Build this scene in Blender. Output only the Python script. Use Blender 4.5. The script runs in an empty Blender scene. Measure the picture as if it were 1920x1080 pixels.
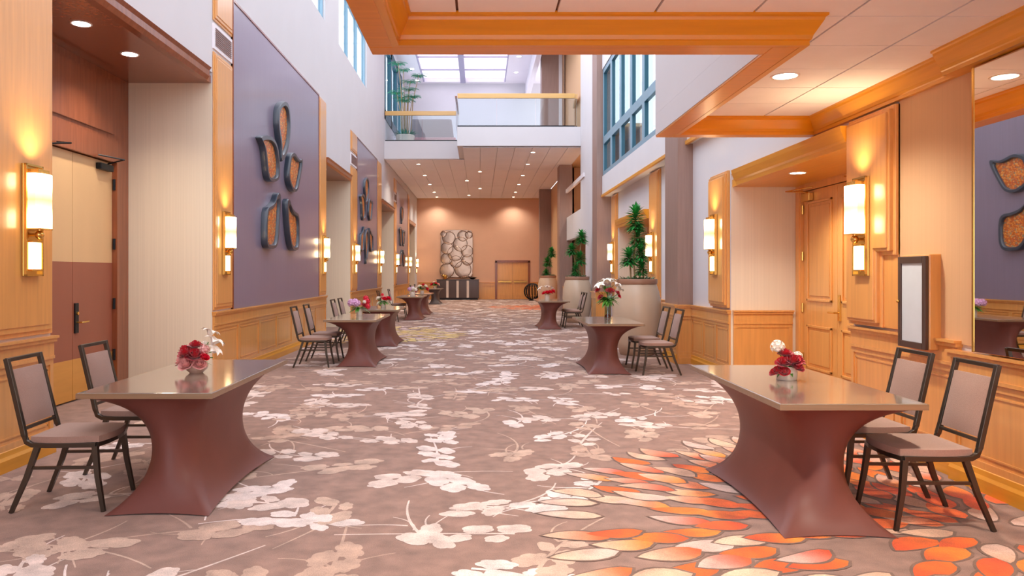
import bpy, math, random
from mathutils import Vector, Matrix
random.seed(7)
PI = math.pi
SC = bpy.context.scene
COL = SC.collection

# ------------------------------------------------------------------ camera, sky, exposure
CAM_Z = 1.49
cam_data = bpy.data.cameras.new('camera')
cam = bpy.data.objects.new('camera', cam_data)
COL.objects.link(cam)
cam.location = (0, 0, CAM_Z)
cam.rotation_euler = (PI / 2, 0, 0)
cam_data.sensor_fit = 'HORIZONTAL'
cam_data.sensor_width = 36.0
cam_data.lens = 36.0 * 1420 / 1920
cam_data.shift_x = (960 - 900) / 1920
cam_data.shift_y = (512 - 540) / 1920
cam_data.clip_start = 0.05
cam_data.clip_end = 300
SC.camera = cam

world = bpy.data.worlds.new('sky')
SC.world = world
world.use_nodes = True
bg = world.node_tree.nodes['Background']
bg.inputs[0].default_value = (0.90, 0.895, 0.965, 1)
bg.inputs[1].default_value = 1.95
_nt = world.node_tree                      # overcast sky, brighter over the left roofs
_tc = _nt.nodes.new('ShaderNodeTexCoord')
_sx = _nt.nodes.new('ShaderNodeSeparateXYZ')
_mr = _nt.nodes.new('ShaderNodeMapRange')
_mr.inputs['From Min'].default_value = -1.0
_mr.inputs['From Max'].default_value = 1.0
_mr.inputs['To Min'].default_value = 3.2
_mr.inputs['To Max'].default_value = 1.1
_nt.links.new(_tc.outputs['Generated'], _sx.inputs[0])
_nt.links.new(_sx.outputs['X'], _mr.inputs['Value'])
_nt.links.new(_mr.outputs[0], bg.inputs[1])

SC.view_settings.view_transform = 'Standard'
SC.view_settings.look = 'None'
SC.view_settings.exposure = 0.5
SC.view_settings.gamma = 1.0
SC.view_settings.use_curve_mapping = False
SC.cycles.max_bounces = 8
SC.cycles.diffuse_bounces = 5
SC.cycles.glossy_bounces = 4
SC.cycles.transparent_max_bounces = 12
SC.cycles.sample_clamp_indirect = 6.0
SC.cycles.caustics_reflective = False
SC.cycles.caustics_refractive = False

SCONCE_GLOW = 9.0
SCONCE_LOW_GLOW = 4.0
DOWN_GLOW = 14.0
SCONCE_WATT = 22.0
CANOPY_WATT = 210.0
BRIDGE_WATT = 190.0
ALCOVE_WATT = 120.0


# ------------------------------------------------------------------ helpers
def lin(r, g, b):
    def f(c):
        c /= 255.0
        return c / 12.92 if c <= 0.04045 else ((c + 0.055) / 1.055) ** 2.4
    return (f(r), f(g), f(b))


class MB:
    """collects shapes, links them as ONE mesh object"""
    def __init__(self):
        self.v, self.f, self.c = [], [], []
        self.col = None

    def add(self, vs, fs):
        o = len(self.v)
        self.v += [tuple(p) for p in vs]
        for q in fs:
            self.f.append([i + o for i in q])
            self.c.append(self.col)
        return self

    def box(self, x0, x1, y0, y1, z0, z1):
        if x0 > x1: x0, x1 = x1, x0
        if y0 > y1: y0, y1 = y1, y0
        if z0 > z1: z0, z1 = z1, z0
        return self.add([(x0, y0, z0), (x1, y0, z0), (x1, y1, z0), (x0, y1, z0), (x0, y0, z1), (x1, y0, z1), (x1, y1, z1), (x0, y1, z1)],
                        [(0, 3, 2, 1), (4, 5, 6, 7), (0, 1, 5, 4), (1, 2, 6, 5), (2, 3, 7, 6), (3, 0, 4, 7)])

    def hexa(self, lo, hi):
        """8 corners: lo 4 (ccw from above) and hi 4"""
        return self.add(list(lo) + list(hi), [(0, 3, 2, 1), (4, 5, 6, 7), (0, 1, 5, 4), (1, 2, 6, 5), (2, 3, 7, 6), (3, 0, 4, 7)])

    def prism(self, profile, axis, a, b):
        """closed 2-D profile swept straight along an axis ('x': (y,z), 'y': (x,z), 'z': (x,y))"""
        def P(p, t):
            return {'x': (t, p[0], p[1]), 'y': (p[0], t, p[1]), 'z': (p[0], p[1], t)}[axis]
        n = len(profile)
        vs = [P(p, a) for p in profile] + [P(p, b) for p in profile]
        fs = [(i, (i + 1) % n, n + (i + 1) % n, n + i) for i in range(n)]
        fs += [tuple(range(n))[::-1], tuple(range(n, 2 * n))]
        return self.add(vs, fs)

    def tube(self, path, r, n=8, square=False, cap=True):
        path = [Vector(p) for p in path]
        rings, up = [], Vector((0, 0, 1))
        for i, p in enumerate(path):
            if i == 0: d = path[1] - p
            elif i == len(path) - 1: d = p - path[i - 1]
            else: d = (path[i + 1] - p).normalized() + (p - path[i - 1]).normalized()
            d.normalize()
            ref = up if abs(d.z) < 0.9 else Vector((0, 1, 0))
            a = d.cross(ref).normalized()
            b = a.cross(d).normalized()
            rr = r[i] if isinstance(r, (list, tuple)) else r
            if square:
                rings.append([p + (a * sx + b * sy) * rr for sx, sy in ((-1, -1), (1, -1), (1, 1), (-1, 1))])
            else:
                rings.append([p + (a * math.cos(2 * PI * k / n) + b * math.sin(2 * PI * k / n)) * rr for k in range(n)])
        m = len(rings[0])
        vs = [q for ring in rings for q in ring]
        fs = []
        for i in range(len(rings) - 1):
            for k in range(m):
                fs.append((i * m + k, i * m + (k + 1) % m, (i + 1) * m + (k + 1) % m, (i + 1) * m + k))
        if cap:
            fs.append(tuple(range(m))[::-1])
            fs.append(tuple((len(rings) - 1) * m + k for k in range(m)))
        return self.add(vs, fs)

    def lathe(self, prof, c=(0, 0, 0), n=32, sx=1.0, sy=1.0):
        vs, fs = [], []
        for (r, z) in prof:
            for k in range(n):
                a = 2 * PI * k / n
                vs.append((c[0] + r * math.cos(a) * sx, c[1] + r * math.sin(a) * sy, c[2] + z))
        for i in range(len(prof) - 1):
            for k in range(n):
                fs.append((i * n + k, i * n + (k + 1) % n, (i + 1) * n + (k + 1) % n, (i + 1) * n + k))
        fs.append(tuple(range(n))[::-1])
        fs.append(tuple((len(prof) - 1) * n + k for k in range(n)))
        return self.add(vs, fs)

    def ball(self, c, r, n=12, m=8, s=(1, 1, 1)):
        prof = [(max(1e-4, math.sin(PI * i / m)) * r, -math.cos(PI * i / m) * r) for i in range(m + 1)]
        vs, fs = [], []
        for (rr, z) in prof:
            for k in range(n):
                a = 2 * PI * k / n
                vs.append((c[0] + rr * math.cos(a) * s[0], c[1] + rr * math.sin(a) * s[1], c[2] + z * s[2]))
        for i in range(m):
            for k in range(n):
                fs.append((i * n + k, i * n + (k + 1) % n, (i + 1) * n + (k + 1) % n, (i + 1) * n + k))
        return self.add(vs, fs)

    def fan(self, pts, c):
        n = len(pts)
        return self.add([c] + list(pts), [(0, 1 + i, 1 + (i + 1) % n) for i in range(n)])

    def build(self, name, mat, parent=None, smooth=False, bevel=0.0, seg=2, angle=40):
        me = bpy.data.meshes.new(name)
        me.from_pydata(self.v, [], self.f)
        if any(c is not None for c in self.c):
            at = me.color_attributes.new('pattern', 'FLOAT_COLOR', 'CORNER')
            li = 0
            for fi, q in enumerate(self.f):
                c = self.c[fi]
                for k in range(len(q)):
                    cc = c[k] if c and isinstance(c[0], (tuple, list)) else c
                    at.data[li].color = (cc[0], cc[1], cc[2], 1)
                    li += 1
        me.materials.append(mat)
        if smooth:
            me.polygons.foreach_set('use_smooth', [True] * len(me.polygons))
            me.set_sharp_from_angle(angle=math.radians(angle))
        me.update()
        o = bpy.data.objects.new(name, me)
        COL.objects.link(o)
        if parent is not None:
            o.parent = parent
        if bevel > 0:
            b = o.modifiers.new('bevel', 'BEVEL')
            b.width = bevel
            b.segments = seg
            b.limit_method = 'ANGLE'
            b.angle_limit = math.radians(35)
            b.harden_normals = False
        return o


def tag(o, label, cat, group=None):
    o['label'] = label
    o['category'] = cat
    if group: o['group'] = group
    return o


def thing(name, label, cat, loc=(0, 0, 0), rz=0.0, group=None):
    o = bpy.data.objects.new(name, None)
    o.empty_display_size = 0.1
    COL.objects.link(o)
    o.location = loc
    o.rotation_euler = (0, 0, rz)
    return tag(o, label, cat, group)


def struct(o, label=None):
    o['kind'] = 'structure'
    if label: o['label'] = label
    return o


def copy_tree(o, parent=None):
    c = o.copy()
    COL.objects.link(c)
    c.parent = parent
    for ch in list(o.children):
        copy_tree(ch, c)
    return c


# ------------------------------------------------------------------ materials
def new_mat(name):
    m = bpy.data.materials.new(name)
    m.use_nodes = True
    nt = m.node_tree
    p = nt.nodes['Principled BSDF']
    return m, nt, p


def tex_coord(nt, scale, kind='Object'):
    tc = nt.nodes.new('ShaderNodeTexCoord')
    mp = nt.nodes.new('ShaderNodeMapping')
    mp.inputs['Scale'].default_value = scale
    nt.links.new(tc.outputs[kind], mp.inputs['Vector'])
    return mp


def mat(name, rgb, rough=0.5, metal=0.0, var=0.0, scale=(8, 8, 8), detail=4.0, bump=0.0, bump_scale=None, coat=0.0,
        sheen=0.0, spec=0.5, trans=0.0, sub=0.0):
    m, nt, p = new_mat(name)
    c = lin(*rgb)
    p.inputs['Base Color'].default_value = (*c, 1)
    p.inputs['Roughness'].default_value = rough
    p.inputs['Metallic'].default_value = metal
    p.inputs['Specular IOR Level'].default_value = spec
    if coat:
        p.inputs['Coat Weight'].default_value = coat
        p.inputs['Coat Roughness'].default_value = 0.12
    if sheen:
        p.inputs['Sheen Weight'].default_value = sheen
        p.inputs['Sheen Roughness'].default_value = 0.5
    if trans:
        p.inputs['Transmission Weight'].default_value = trans
    if sub:
        p.inputs['Subsurface Weight'].default_value = sub
        p.inputs['Subsurface Radius'].default_value = (0.02, 0.01, 0.01)
    mp = tex_coord(nt, scale)
    no = nt.nodes.new('ShaderNodeTexNoise')
    no.inputs['Scale'].default_value = 1.0
    no.inputs['Detail'].default_value = detail
    nt.links.new(mp.outputs[0], no.inputs['Vector'])
    if var:
        rp = nt.nodes.new('ShaderNodeValToRGB')
        rp.color_ramp.elements[0].position = 0.3
        rp.color_ramp.elements[1].position = 0.7
        rp.color_ramp.elements[0].color = (*[x * (1 - var) for x in c], 1)
        rp.color_ramp.elements[1].color = (*[min(1, x * (1 + var)) for x in c], 1)
        nt.links.new(no.outputs['Fac'], rp.inputs['Fac'])
        nt.links.new(rp.outputs['Color'], p.inputs['Base Color'])
    if bump:
        src = no
        if bump_scale:
            mp2 = tex_coord(nt, bump_scale)
            src = nt.nodes.new('ShaderNodeTexNoise')
            src.inputs['Scale'].default_value = 1.0
            nt.links.new(mp2.outputs[0], src.inputs['Vector'])
        bp = nt.nodes.new('ShaderNodeBump')
        bp.inputs['Strength'].default_value = bump
        bp.inputs['Distance'].default_value = 0.01
        nt.links.new(src.outputs['Fac'], bp.inputs['Height'])
        nt.links.new(bp.outputs['Normal'], p.inputs['Normal'])
    return m


def glow(name, rgb, strength):
    m, nt, p = new_mat(name)
    c = lin(*rgb)
    p.inputs['Base Color'].default_value = (*c, 1)
    p.inputs['Emission Color'].default_value = (*c, 1)
    p.inputs['Emission Strength'].default_value = strength
    p.inputs['Roughness'].default_value = 0.4
    return m


def glass(name, rgb, refl=0.10, rough=0.02):
    m = bpy.data.materials.new(name)
    m.use_nodes = True
    nt = m.node_tree
    nt.nodes.remove(nt.nodes['Principled BSDF'])
    out = nt.nodes['Material Output']
    t = nt.nodes.new('ShaderNodeBsdfTransparent')
    t.inputs[0].default_value = (*lin(*rgb), 1)
    g = nt.nodes.new('ShaderNodeBsdfGlossy')
    g.inputs['Roughness'].default_value = rough
    mx = nt.nodes.new('ShaderNodeMixShader')
    lw = nt.nodes.new('ShaderNodeLayerWeight')
    lw.inputs['Blend'].default_value = 0.5
    pw = nt.nodes.new('ShaderNodeMath')
    pw.operation = 'POWER'
    pw.inputs[1].default_value = 4.0
    nt.links.new(lw.outputs['Facing'], pw.inputs[0])
    ma = nt.nodes.new('ShaderNodeMath')
    ma.operation = 'MULTIPLY_ADD'
    ma.inputs[1].default_value = 0.55
    ma.inputs[2].default_value = refl * 0.4
    nt.links.new(pw.outputs[0], ma.inputs[0])
    nt.links.new(ma.outputs[0], mx.inputs[0])
    nt.links.new(t.outputs[0], mx.inputs[1])
    nt.links.new(g.outputs[0], mx.inputs[2])
    nt.links.new(mx.outputs[0], out.inputs[0])
    return m


def wood(name, rgb, rough=0.30, var=0.07, axis='z', coat=0.5):
    s = {'z': (26, 26, 1.6), 'y': (26, 1.6, 26), 'x': (1.6, 26, 26)}[axis]
    return mat(name, rgb, rough=rough, var=var, scale=s, detail=6, coat=coat, bump=0.03)


M = {}
M['plaster'] = mat('white plaster', (214, 212, 216), rough=0.75, var=0.015, scale=(1.5, 1.5, 1.5), bump=0.04, bump_scale=(160, 160, 160))
M['paper'] = mat('cream ribbed wallpaper', (232, 220, 198), rough=0.7, var=0.035, scale=(70, 70, 0.5), detail=3)
M['back'] = mat('back wall warm tan paint', (218, 172, 144), rough=0.7, var=0.02, scale=(2, 2, 2))
M['tan'] = mat('tan wallpaper', (212, 170, 128), rough=0.7, var=0.03, scale=(60, 60, 0.6), detail=3)
M['purple'] = mat('purple grey fabric panel', (134, 124, 146), rough=0.3, var=0.05, scale=(40, 40, 0.7), detail=3, spec=0.6, coat=0.3)
M['honey'] = wood('honey wood', (224, 160, 88))
M['honey_x'] = wood('honey wood grain across', (222, 140, 14), axis='x', coat=0.08)
M['honey_y'] = wood('honey wood grain along', (222, 152, 44), axis='y', coat=0.08)
M['redwood'] = wood('red brown stained wood', (140, 78, 50), rough=0.2, var=0.12, coat=0.4)
M['door_brown'] = mat('brown door laminate', (152, 90, 68), rough=0.45, var=0.04, scale=(3, 3, 1))
M['door_cream'] = mat('cream door laminate', (214, 178, 132), rough=0.4, var=0.03, scale=(3, 3, 1))
M['kick'] = mat('brass kick plate', (222, 164, 84), rough=0.45, metal=0.35, var=0.04, scale=(2, 2, 20))
M['black_metal'] = mat('black metal', (34, 36, 40), rough=0.4, metal=0.6, var=0.05)
M['bronze'] = mat('dark bronze chair metal', (80, 72, 64), rough=0.3, metal=0.75, var=0.06)
M['brass'] = mat('polished brass', (226, 180, 96), rough=0.22, metal=0.9, var=0.04)
M['gold_rail'] = wood('pale gold handrail wood', (214, 170, 98), axis='x')
M['fabric'] = mat('mauve taupe woven upholstery', (160, 128, 114), rough=0.85, var=0.10, scale=(220, 220, 220), bump=0.25, sheen=0.1)
M['cover'] = mat('maroon brown stretch cloth', (112, 66, 58), rough=0.45, var=0.05, scale=(4, 4, 4), spec=0.3)
M['cover_dark'] = mat('charcoal stretch cloth', (72, 62, 64), rough=0.5, var=0.05, scale=(4, 4, 4))
M['tabletop'] = mat('glossy taupe wood laminate', (138, 122, 108), rough=0.10, var=0.10, scale=(3, 3, 60), detail=6, coat=0.8)
M['tabletop_edge'] = mat('metal edged laminate', (150, 124, 98), rough=0.25, metal=0.3, var=0.08, scale=(2, 60, 60))
M['tile'] = mat('ceiling tile', (246, 241, 238), rough=0.8, var=0.02, scale=(5, 5, 5), bump=0.05, bump_scale=(200, 200, 200))
M['tile_gap'] = mat('ceiling tile gap', (132, 92, 74), rough=0.9, var=0.02)
M['soffit'] = mat('pale soffit paint', (238, 234, 240), rough=0.8, var=0.02, scale=(1, 1, 1))
M['taupe_wood'] = wood('taupe pillar wood', (150, 122, 112), rough=0.5, var=0.08, coat=0.0)
M['bulb_day'] = glow('cool downlight lens', (255, 250, 255), DOWN_GLOW)
M['bulb_warm'] = glow('warm downlight lens', (255, 236, 205), DOWN_GLOW)
M['shade'] = glow('lit sconce glass', (255, 206, 140), SCONCE_GLOW)
m, nt, p = new_mat('lit sconce glass with two lamps')
tc = nt.nodes.new('ShaderNodeTexCoord')
sx = nt.nodes.new('ShaderNodeSeparateXYZ')
nt.links.new(tc.outputs['Object'], sx.inputs[0])
mr = nt.nodes.new('ShaderNodeMapRange')
mr.inputs['From Min'].default_value = 0.375
mr.inputs['From Max'].default_value = 0.80
nt.links.new(sx.outputs['Z'], mr.inputs['Value'])
rp = nt.nodes.new('ShaderNodeValToRGB')
els = rp.color_ramp.elements
els[0].position, els[0].color = 0.0, (0.75, 0.52, 0.28, 1)
els[1].position, els[1].color = 1.0, (0.75, 0.50, 0.26, 1)
for pos, c in ((0.22, (1, .72, .42)), (0.38, (0.22, 0.13, 0.045)), (0.52, (0.055, 0.031, 0.007)), (0.66, (0.22, 0.13, 0.045)), (0.80, (1, .72, .42))):
    e = els.new(pos)
    e.color = (*c, 1)
nt.links.new(mr.outputs[0], rp.inputs[0])
nt.links.new(rp.outputs[0], p.inputs['Emission Color'])
p.inputs['Emission Strength'].default_value = SCONCE_GLOW * 1.25
p.inputs['Base Color'].default_value = (0.8, 0.7, 0.55, 1)
M['shade'] = m
M['shade_low'] = glow('lit lower sconce glass', (255, 214, 156), SCONCE_LOW_GLOW)
M['ring'] = mat('white lamp ring', (235, 225, 220), rough=0.4, var=0.02)
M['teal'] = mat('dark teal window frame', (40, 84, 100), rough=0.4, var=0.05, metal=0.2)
M['teal_lit'] = mat('lit teal mullion', (128, 158, 176), rough=0.45, var=0.03, metal=0.1)  # paler copy of the frame teal, light put into the colour
M['glass'] = glass('clear window glass', (228, 240, 244), 0.10)
M['sky_glass'] = glass('skylight glass', (250, 244, 250), 0.05)
M['lavender'] = mat('lavender grey skylight bar', (170, 166, 192), rough=0.5, var=0.03)
M['rail_glass'] = glass('railing glass', (238, 244, 246), 0.14)
M['vase_glass'] = glass('clear vase glass', (226, 236, 232), 0.18)
M['petal_frame'] = mat('slate blue lacquered frame', (54, 64, 78), rough=0.3, var=0.08, scale=(12, 12, 12), coat=0.3)
M['mirror'] = mat('silver mirror', (238, 232, 226), rough=0.015, metal=1.0)
M['pot'] = mat('cream stone glaze', (206, 182, 156), rough=0.35, var=0.05, scale=(3, 3, 2), coat=0.2)
M['pot_rim'] = mat('brown pot rim', (164, 122, 98), rough=0.4, var=0.06, scale=(6, 6, 6))
M['soil'] = mat('dark potting soil', (62, 46, 36), rough=0.95, var=0.3, scale=(50, 50, 50), bump=0.6)
M['leaf'] = mat('dark green leaf', (52, 150, 68), rough=0.38, var=0.35, scale=(6, 6, 6), spec=0.5)
M['leaf_pale'] = mat('fresh green leaf', (86, 150, 52), rough=0.45, var=0.25, scale=(20, 20, 20))
M['leaf_grey'] = mat('grey green ground leaf', (96, 134, 92), rough=0.5, var=0.25, scale=(20, 20, 20))
M['leaf_teal'] = mat('teal green leaf', (44, 150, 110), rough=0.45, var=0.2, scale=(10, 10, 10))
M['cane'] = mat('pale plant cane', (168, 140, 100), rough=0.7, var=0.15, scale=(20, 20, 20))
M['rose'] = mat('crimson rose petal', (186, 10, 34), rough=0.5, var=0.2, scale=(30, 30, 30), sheen=0.3)
M['red'] = mat('bright red petal', (226, 30, 60), rough=0.5, var=0.2, scale=(30, 30, 30))
M['pink'] = mat('pale pink petal', (240, 176, 170), rough=0.5, var=0.08, scale=(30, 30, 30), sheen=0.2)
M['lilac'] = mat('lilac pink petal', (226, 176, 214), rough=0.5, var=0.12, scale=(40, 40, 40))
M['white'] = mat('ivory white petal', (246, 236, 222), rough=0.5, var=0.04, scale=(30, 30, 30), sheen=0.2)
M['ceramic'] = mat('white ceramic', (240, 226, 210), rough=0.2, var=0.03, coat=0.4)
M['pink_bowl'] = mat('blush ceramic', (236, 200, 180), rough=0.25, var=0.05, coat=0.4)
M['espresso'] = wood('espresso cabinet wood', (78, 56, 48), rough=0.4, var=0.1)
M['ivory_strip'] = mat('ivory inlay strip', (224, 208, 196), rough=0.4, var=0.03)
M['frost'] = mat('frosted white display glass', (206, 214, 222), rough=0.25, var=0.02, coat=0.4)
M['display_frame'] = mat('brown display frame', (86, 66, 58), rough=0.35, metal=0.3, var=0.05)
M['silver_art'] = mat('wavy mirrored metal', (152, 126, 108), rough=0.14, metal=1.0, var=0.06, scale=(3, 3, 3), bump=0.5, bump_scale=(2.2, 2.2, 2.2))
M['silver_line'] = mat('dull metal rim', (120, 92, 76), rough=0.3, metal=0.9, var=0.1)
M['grey_uphol'] = mat('grey upholstery', (148, 134, 138), rough=0.8, var=0.05, scale=(60, 60, 60))
M['pink_uphol'] = mat('dusty pink upholstery', (188, 138, 142), rough=0.8, var=0.05, scale=(60, 60, 60))
M['vent'] = mat('taupe vent slats', (136, 106, 100), rough=0.5, var=0.04)

# mosaic: small coloured chips
m, nt, p = new_mat('orange mosaic chips')
mp = tex_coord(nt, (1, 1, 1))
vo = nt.nodes.new('ShaderNodeTexVoronoi')
vo.inputs['Scale'].default_value = 42
nt.links.new(mp.outputs[0], vo.inputs['Vector'])
sep = nt.nodes.new('ShaderNodeSeparateColor')
nt.links.new(vo.outputs['Color'], sep.inputs[0])
rp = nt.nodes.new('ShaderNodeValToRGB')
els = rp.color_ramp.elements
els[0].position, els[0].color = 0.0, (*lin(196, 96, 20), 1)
els[1].position, els[1].color = 1.0, (*lin(226, 206, 190), 1)
for pos, c in ((0.3, (232, 140, 40)), (0.5, (214, 104, 48)), (0.65, (240, 176, 90)), (0.8, (170, 78, 62)), (0.9, (120, 150, 128))):
    e = els.new(pos)
    e.color = (*lin(*c), 1)
rp.color_ramp.interpolation = 'CONSTANT'
nt.links.new(sep.outputs[0], rp.inputs[0])
nt.links.new(rp.outputs[0], p.inputs['Base Color'])
bp = nt.nodes.new('ShaderNodeBump')
bp.inputs['Strength'].default_value = 0.5
bp.inputs['Distance'].default_value = 0.004
nt.links.new(vo.outputs['Distance'], bp.inputs['Height'])
nt.links.new(bp.outputs[0], p.inputs['Normal'])
p.inputs['Roughness'].default_value = 0.3
M['mosaic'] = m

# carpet: woven pattern colours from the mesh, flecked with fibre noise
m, nt, p = new_mat('patterned carpet')
at = nt.nodes.new('ShaderNodeAttribute')
at.attribute_name = 'pattern'
mp = tex_coord(nt, (1, 1, 1))
n1 = nt.nodes.new('ShaderNodeTexNoise')
n1.inputs['Scale'].default_value = 210
n1.inputs['Detail'].default_value = 3
n2 = nt.nodes.new('ShaderNodeTexNoise')
n2.inputs['Scale'].default_value = 7
n2.inputs['Detail'].default_value = 5
nt.links.new(mp.outputs[0], n1.inputs['Vector'])
nt.links.new(mp.outputs[0], n2.inputs['Vector'])
ad = nt.nodes.new('ShaderNodeMath')
ad.operation = 'MULTIPLY_ADD'
nt.links.new(n1.outputs['Fac'], ad.inputs[0])
ad.inputs[1].default_value = 0.9
nt.links.new(n2.outputs['Fac'], ad.inputs[2])
mr = nt.nodes.new('ShaderNodeMapRange')
mr.inputs['From Min'].default_value = 0.6
mr.inputs['From Max'].default_value = 1.3
mr.inputs['To Min'].default_value = 0.55
mr.inputs['To Max'].default_value = 1.42
nt.links.new(ad.outputs[0], mr.inputs['Value'])
mx = nt.nodes.new('ShaderNodeVectorMath')
mx.operation = 'SCALE'
nt.links.new(at.outputs['Color'], mx.inputs[0])
nt.links.new(mr.outputs[0], mx.inputs['Scale'])
nt.links.new(mx.outputs[0], p.inputs['Base Color'])
p.inputs['Roughness'].default_value = 0.9
p.inputs['Sheen Weight'].default_value = 0.25
p.inputs['Specular IOR Level'].default_value = 0.2
bp = nt.nodes.new('ShaderNodeBump')
bp.inputs['Strength'].default_value = 0.25
bp.inputs['Distance'].default_value = 0.004
nt.links.new(n1.outputs['Fac'], bp.inputs['Height'])
nt.links.new(bp.outputs[0], p.inputs['Normal'])
M['carpet'] = m

# ------------------------------------------------------------------ the setting: dimensions
XL = -3.58            # left wall plane
XR = 3.50             # right wall plane
XLD = -4.70           # back of the left door alcoves
XRD = 4.40            # back of the right door alcoves
YB = 43.0             # back wall
RAIL = 0.972
CEIL = 3.10           # low canopy ceiling
BEAM = 2.92
BR_LO, BR_HI = 5.75, 6.42    # bridge slab
TOP = 10.5
BACK_UP = 36.0

# ------------------------------------------------------------------ floor with woven pattern
fl = MB()
BASE = lin(142, 110, 97)
fl.col = BASE
fl.box(-4.9, 4.6, -4.0, 43.3, -0.10, 0.0)
MED = [(2.95, 4.35, 2.45, 'orange'), (-2.9, 18.6, 2.4, 'yellow'), (2.9, 33.0, 2.4, 'orange')]


def in_med(x, y, pad=0.0):
    return any(math.hypot(x - a, y - b) < r + pad for a, b, r, _ in MED)


lights = [lin(212, 190, 180), lin(220, 202, 196), lin(182, 150, 132), lin(190, 160, 142)]


def blob(x, y, rx, ry, rot, lobes):
    n = lobes * 6
    ph = random.random() * 6
    z = 0.0012 + random.random() * 0.0006
    pts = []
    for k in range(n):
        a = 2 * PI * k / n
        rr = 0.78 + 0.24 * abs(math.cos(lobes * a / 2 + ph)) ** 0.7 + 0.09 * math.cos(2 * a + ph)
        px, py = rr * rx * math.cos(a), rr * ry * math.sin(a)
        pts.append((x + px * math.cos(rot) - py * math.sin(rot), y + px * math.sin(rot) + py * math.cos(rot), z))
    fl.fan(pts, (x, y, z))


def ribbon(x, y, ang, length, w, curl):
    n = 9
    z = 0.0008 + random.random() * 0.0003
    L, R = [], []
    for k in range(n + 1):
        ww = w * (1 - 0.6 * k / n)
        L.append((x - math.sin(ang) * ww, y + math.cos(ang) * ww, z))
        R.append((x + math.sin(ang) * ww, y - math.cos(ang) * ww, z))
        x += math.cos(ang) * length / n
        y += math.sin(ang) * length / n
        ang += curl / n
    vs = L + R
    fl.add(vs, [(k, n + 1 + k, n + 2 + k, k + 1) for k in range(n)])


cell = 0.60
nx, ny = int(7.0 / cell) + 1, int(40.6 / cell)
for j in range(ny):
    for i in range(nx):
        x = -3.5 + (i + 0.15 + 0.7 * random.random()) * cell
        y = 2.2 + (j + 0.15 + 0.7 * random.random()) * cell
        pale = random.random() < 0.58
        fl.col = random.choice(lights[:2] if pale else lights[2:])
        ang = random.random() * 2 * PI
        curl = random.uniform(-1.6, 1.6)
        # the branch, with forks
        if not in_med(x, y, -0.15):
            ribbon(x, y, ang, random.uniform(0.7, 1.1), 0.013, curl)
            for k in range(random.choice((1, 2, 3))):
                t_ = random.uniform(0.1, 0.45)
                ribbon(x + math.cos(ang) * t_, y + math.sin(ang) * t_, ang + random.choice((-1, 1)) * random.uniform(0.5, 1.1), random.uniform(0.25, 0.5), 0.009, random.uniform(-1.5, 1.5))
        px, py, aa = x, y, ang
        n_ = random.choice((3, 4, 5, 6))
        for k in range(n_):
            off = (0.055 + 0.03 * random.random()) * (1 if k % 2 else -1)
            bx, by = px - math.sin(aa) * off, py + math.cos(aa) * off
            if abs(bx) < 3.52 and not in_med(bx, by, -0.12):
                r = random.uniform(0.062, 0.112)
                blob(bx, by, r * 1.25, r * 0.82, aa + random.uniform(-.8, .8), random.choice((4, 5, 5, 6, 7)))
            px += math.cos(aa) * 0.105
            py += math.sin(aa) * 0.105
            aa += curl / 9

ORANGE = [lin(226, 100, 8), lin(208, 70, 6), lin(230, 124, 24), lin(220, 88, 10)]
CREAM = [lin(212, 172, 146), lin(204, 160, 134), lin(200, 170, 158)]
YELL = [lin(214, 182, 110), lin(226, 200, 130), lin(200, 164, 96)]
PALE = [lin(216, 190, 186), lin(200, 172, 168)]


def petal(x, y, ang, L, W, c0, c1):
    z = 0.0022 + random.random() * 0.0008
    bend = random.uniform(-0.12, 0.12)
    o = 0.016
    leafshape(x - o * 1.3 * math.cos(ang), y - o * 1.3 * math.sin(ang), ang, L + o * 2.6, W + o * 2, EDGE, EDGE, z, bend)
    leafshape(x, y, ang, L, W, c0, c1, z + 0.00012, bend)


EDGE = lin(112, 84, 70)


def leafshape(x, y, ang, L, W, c0, c1, z, bend):
    n = 8
    sp, lf, rt = [], [], []
    for k in range(n + 1):
        t = k / n
        w = W * 0.5 * (math.sin(PI * min(1, t ** 0.8)) ** 0.75 if 0 < t < 1 else 0)
        cx = x + math.cos(ang) * L * t - math.sin(ang) * L * bend * math.sin(PI * t)
        cy = y + math.sin(ang) * L * t + math.cos(ang) * L * bend * math.sin(PI * t)
        sp.append((cx, cy, z))
        lf.append((cx - math.sin(ang) * w, cy + math.cos(ang) * w, z))
        rt.append((cx + math.sin(ang) * w, cy - math.cos(ang) * w, z))

    def C(t):
        s = t * t * (3 - 2 * t)
        return tuple(a * (1 - s) + b * s for a, b in zip(c0, c1))
    for k in range(n):
        a, b = C(k / n), C((k + 1) / n)
        fl.col = [a, a, b, b]
        fl.add([lf[k], rt[k], rt[k + 1], lf[k + 1]], [(0, 1, 2, 3)])
    fl.col = BASE


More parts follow.
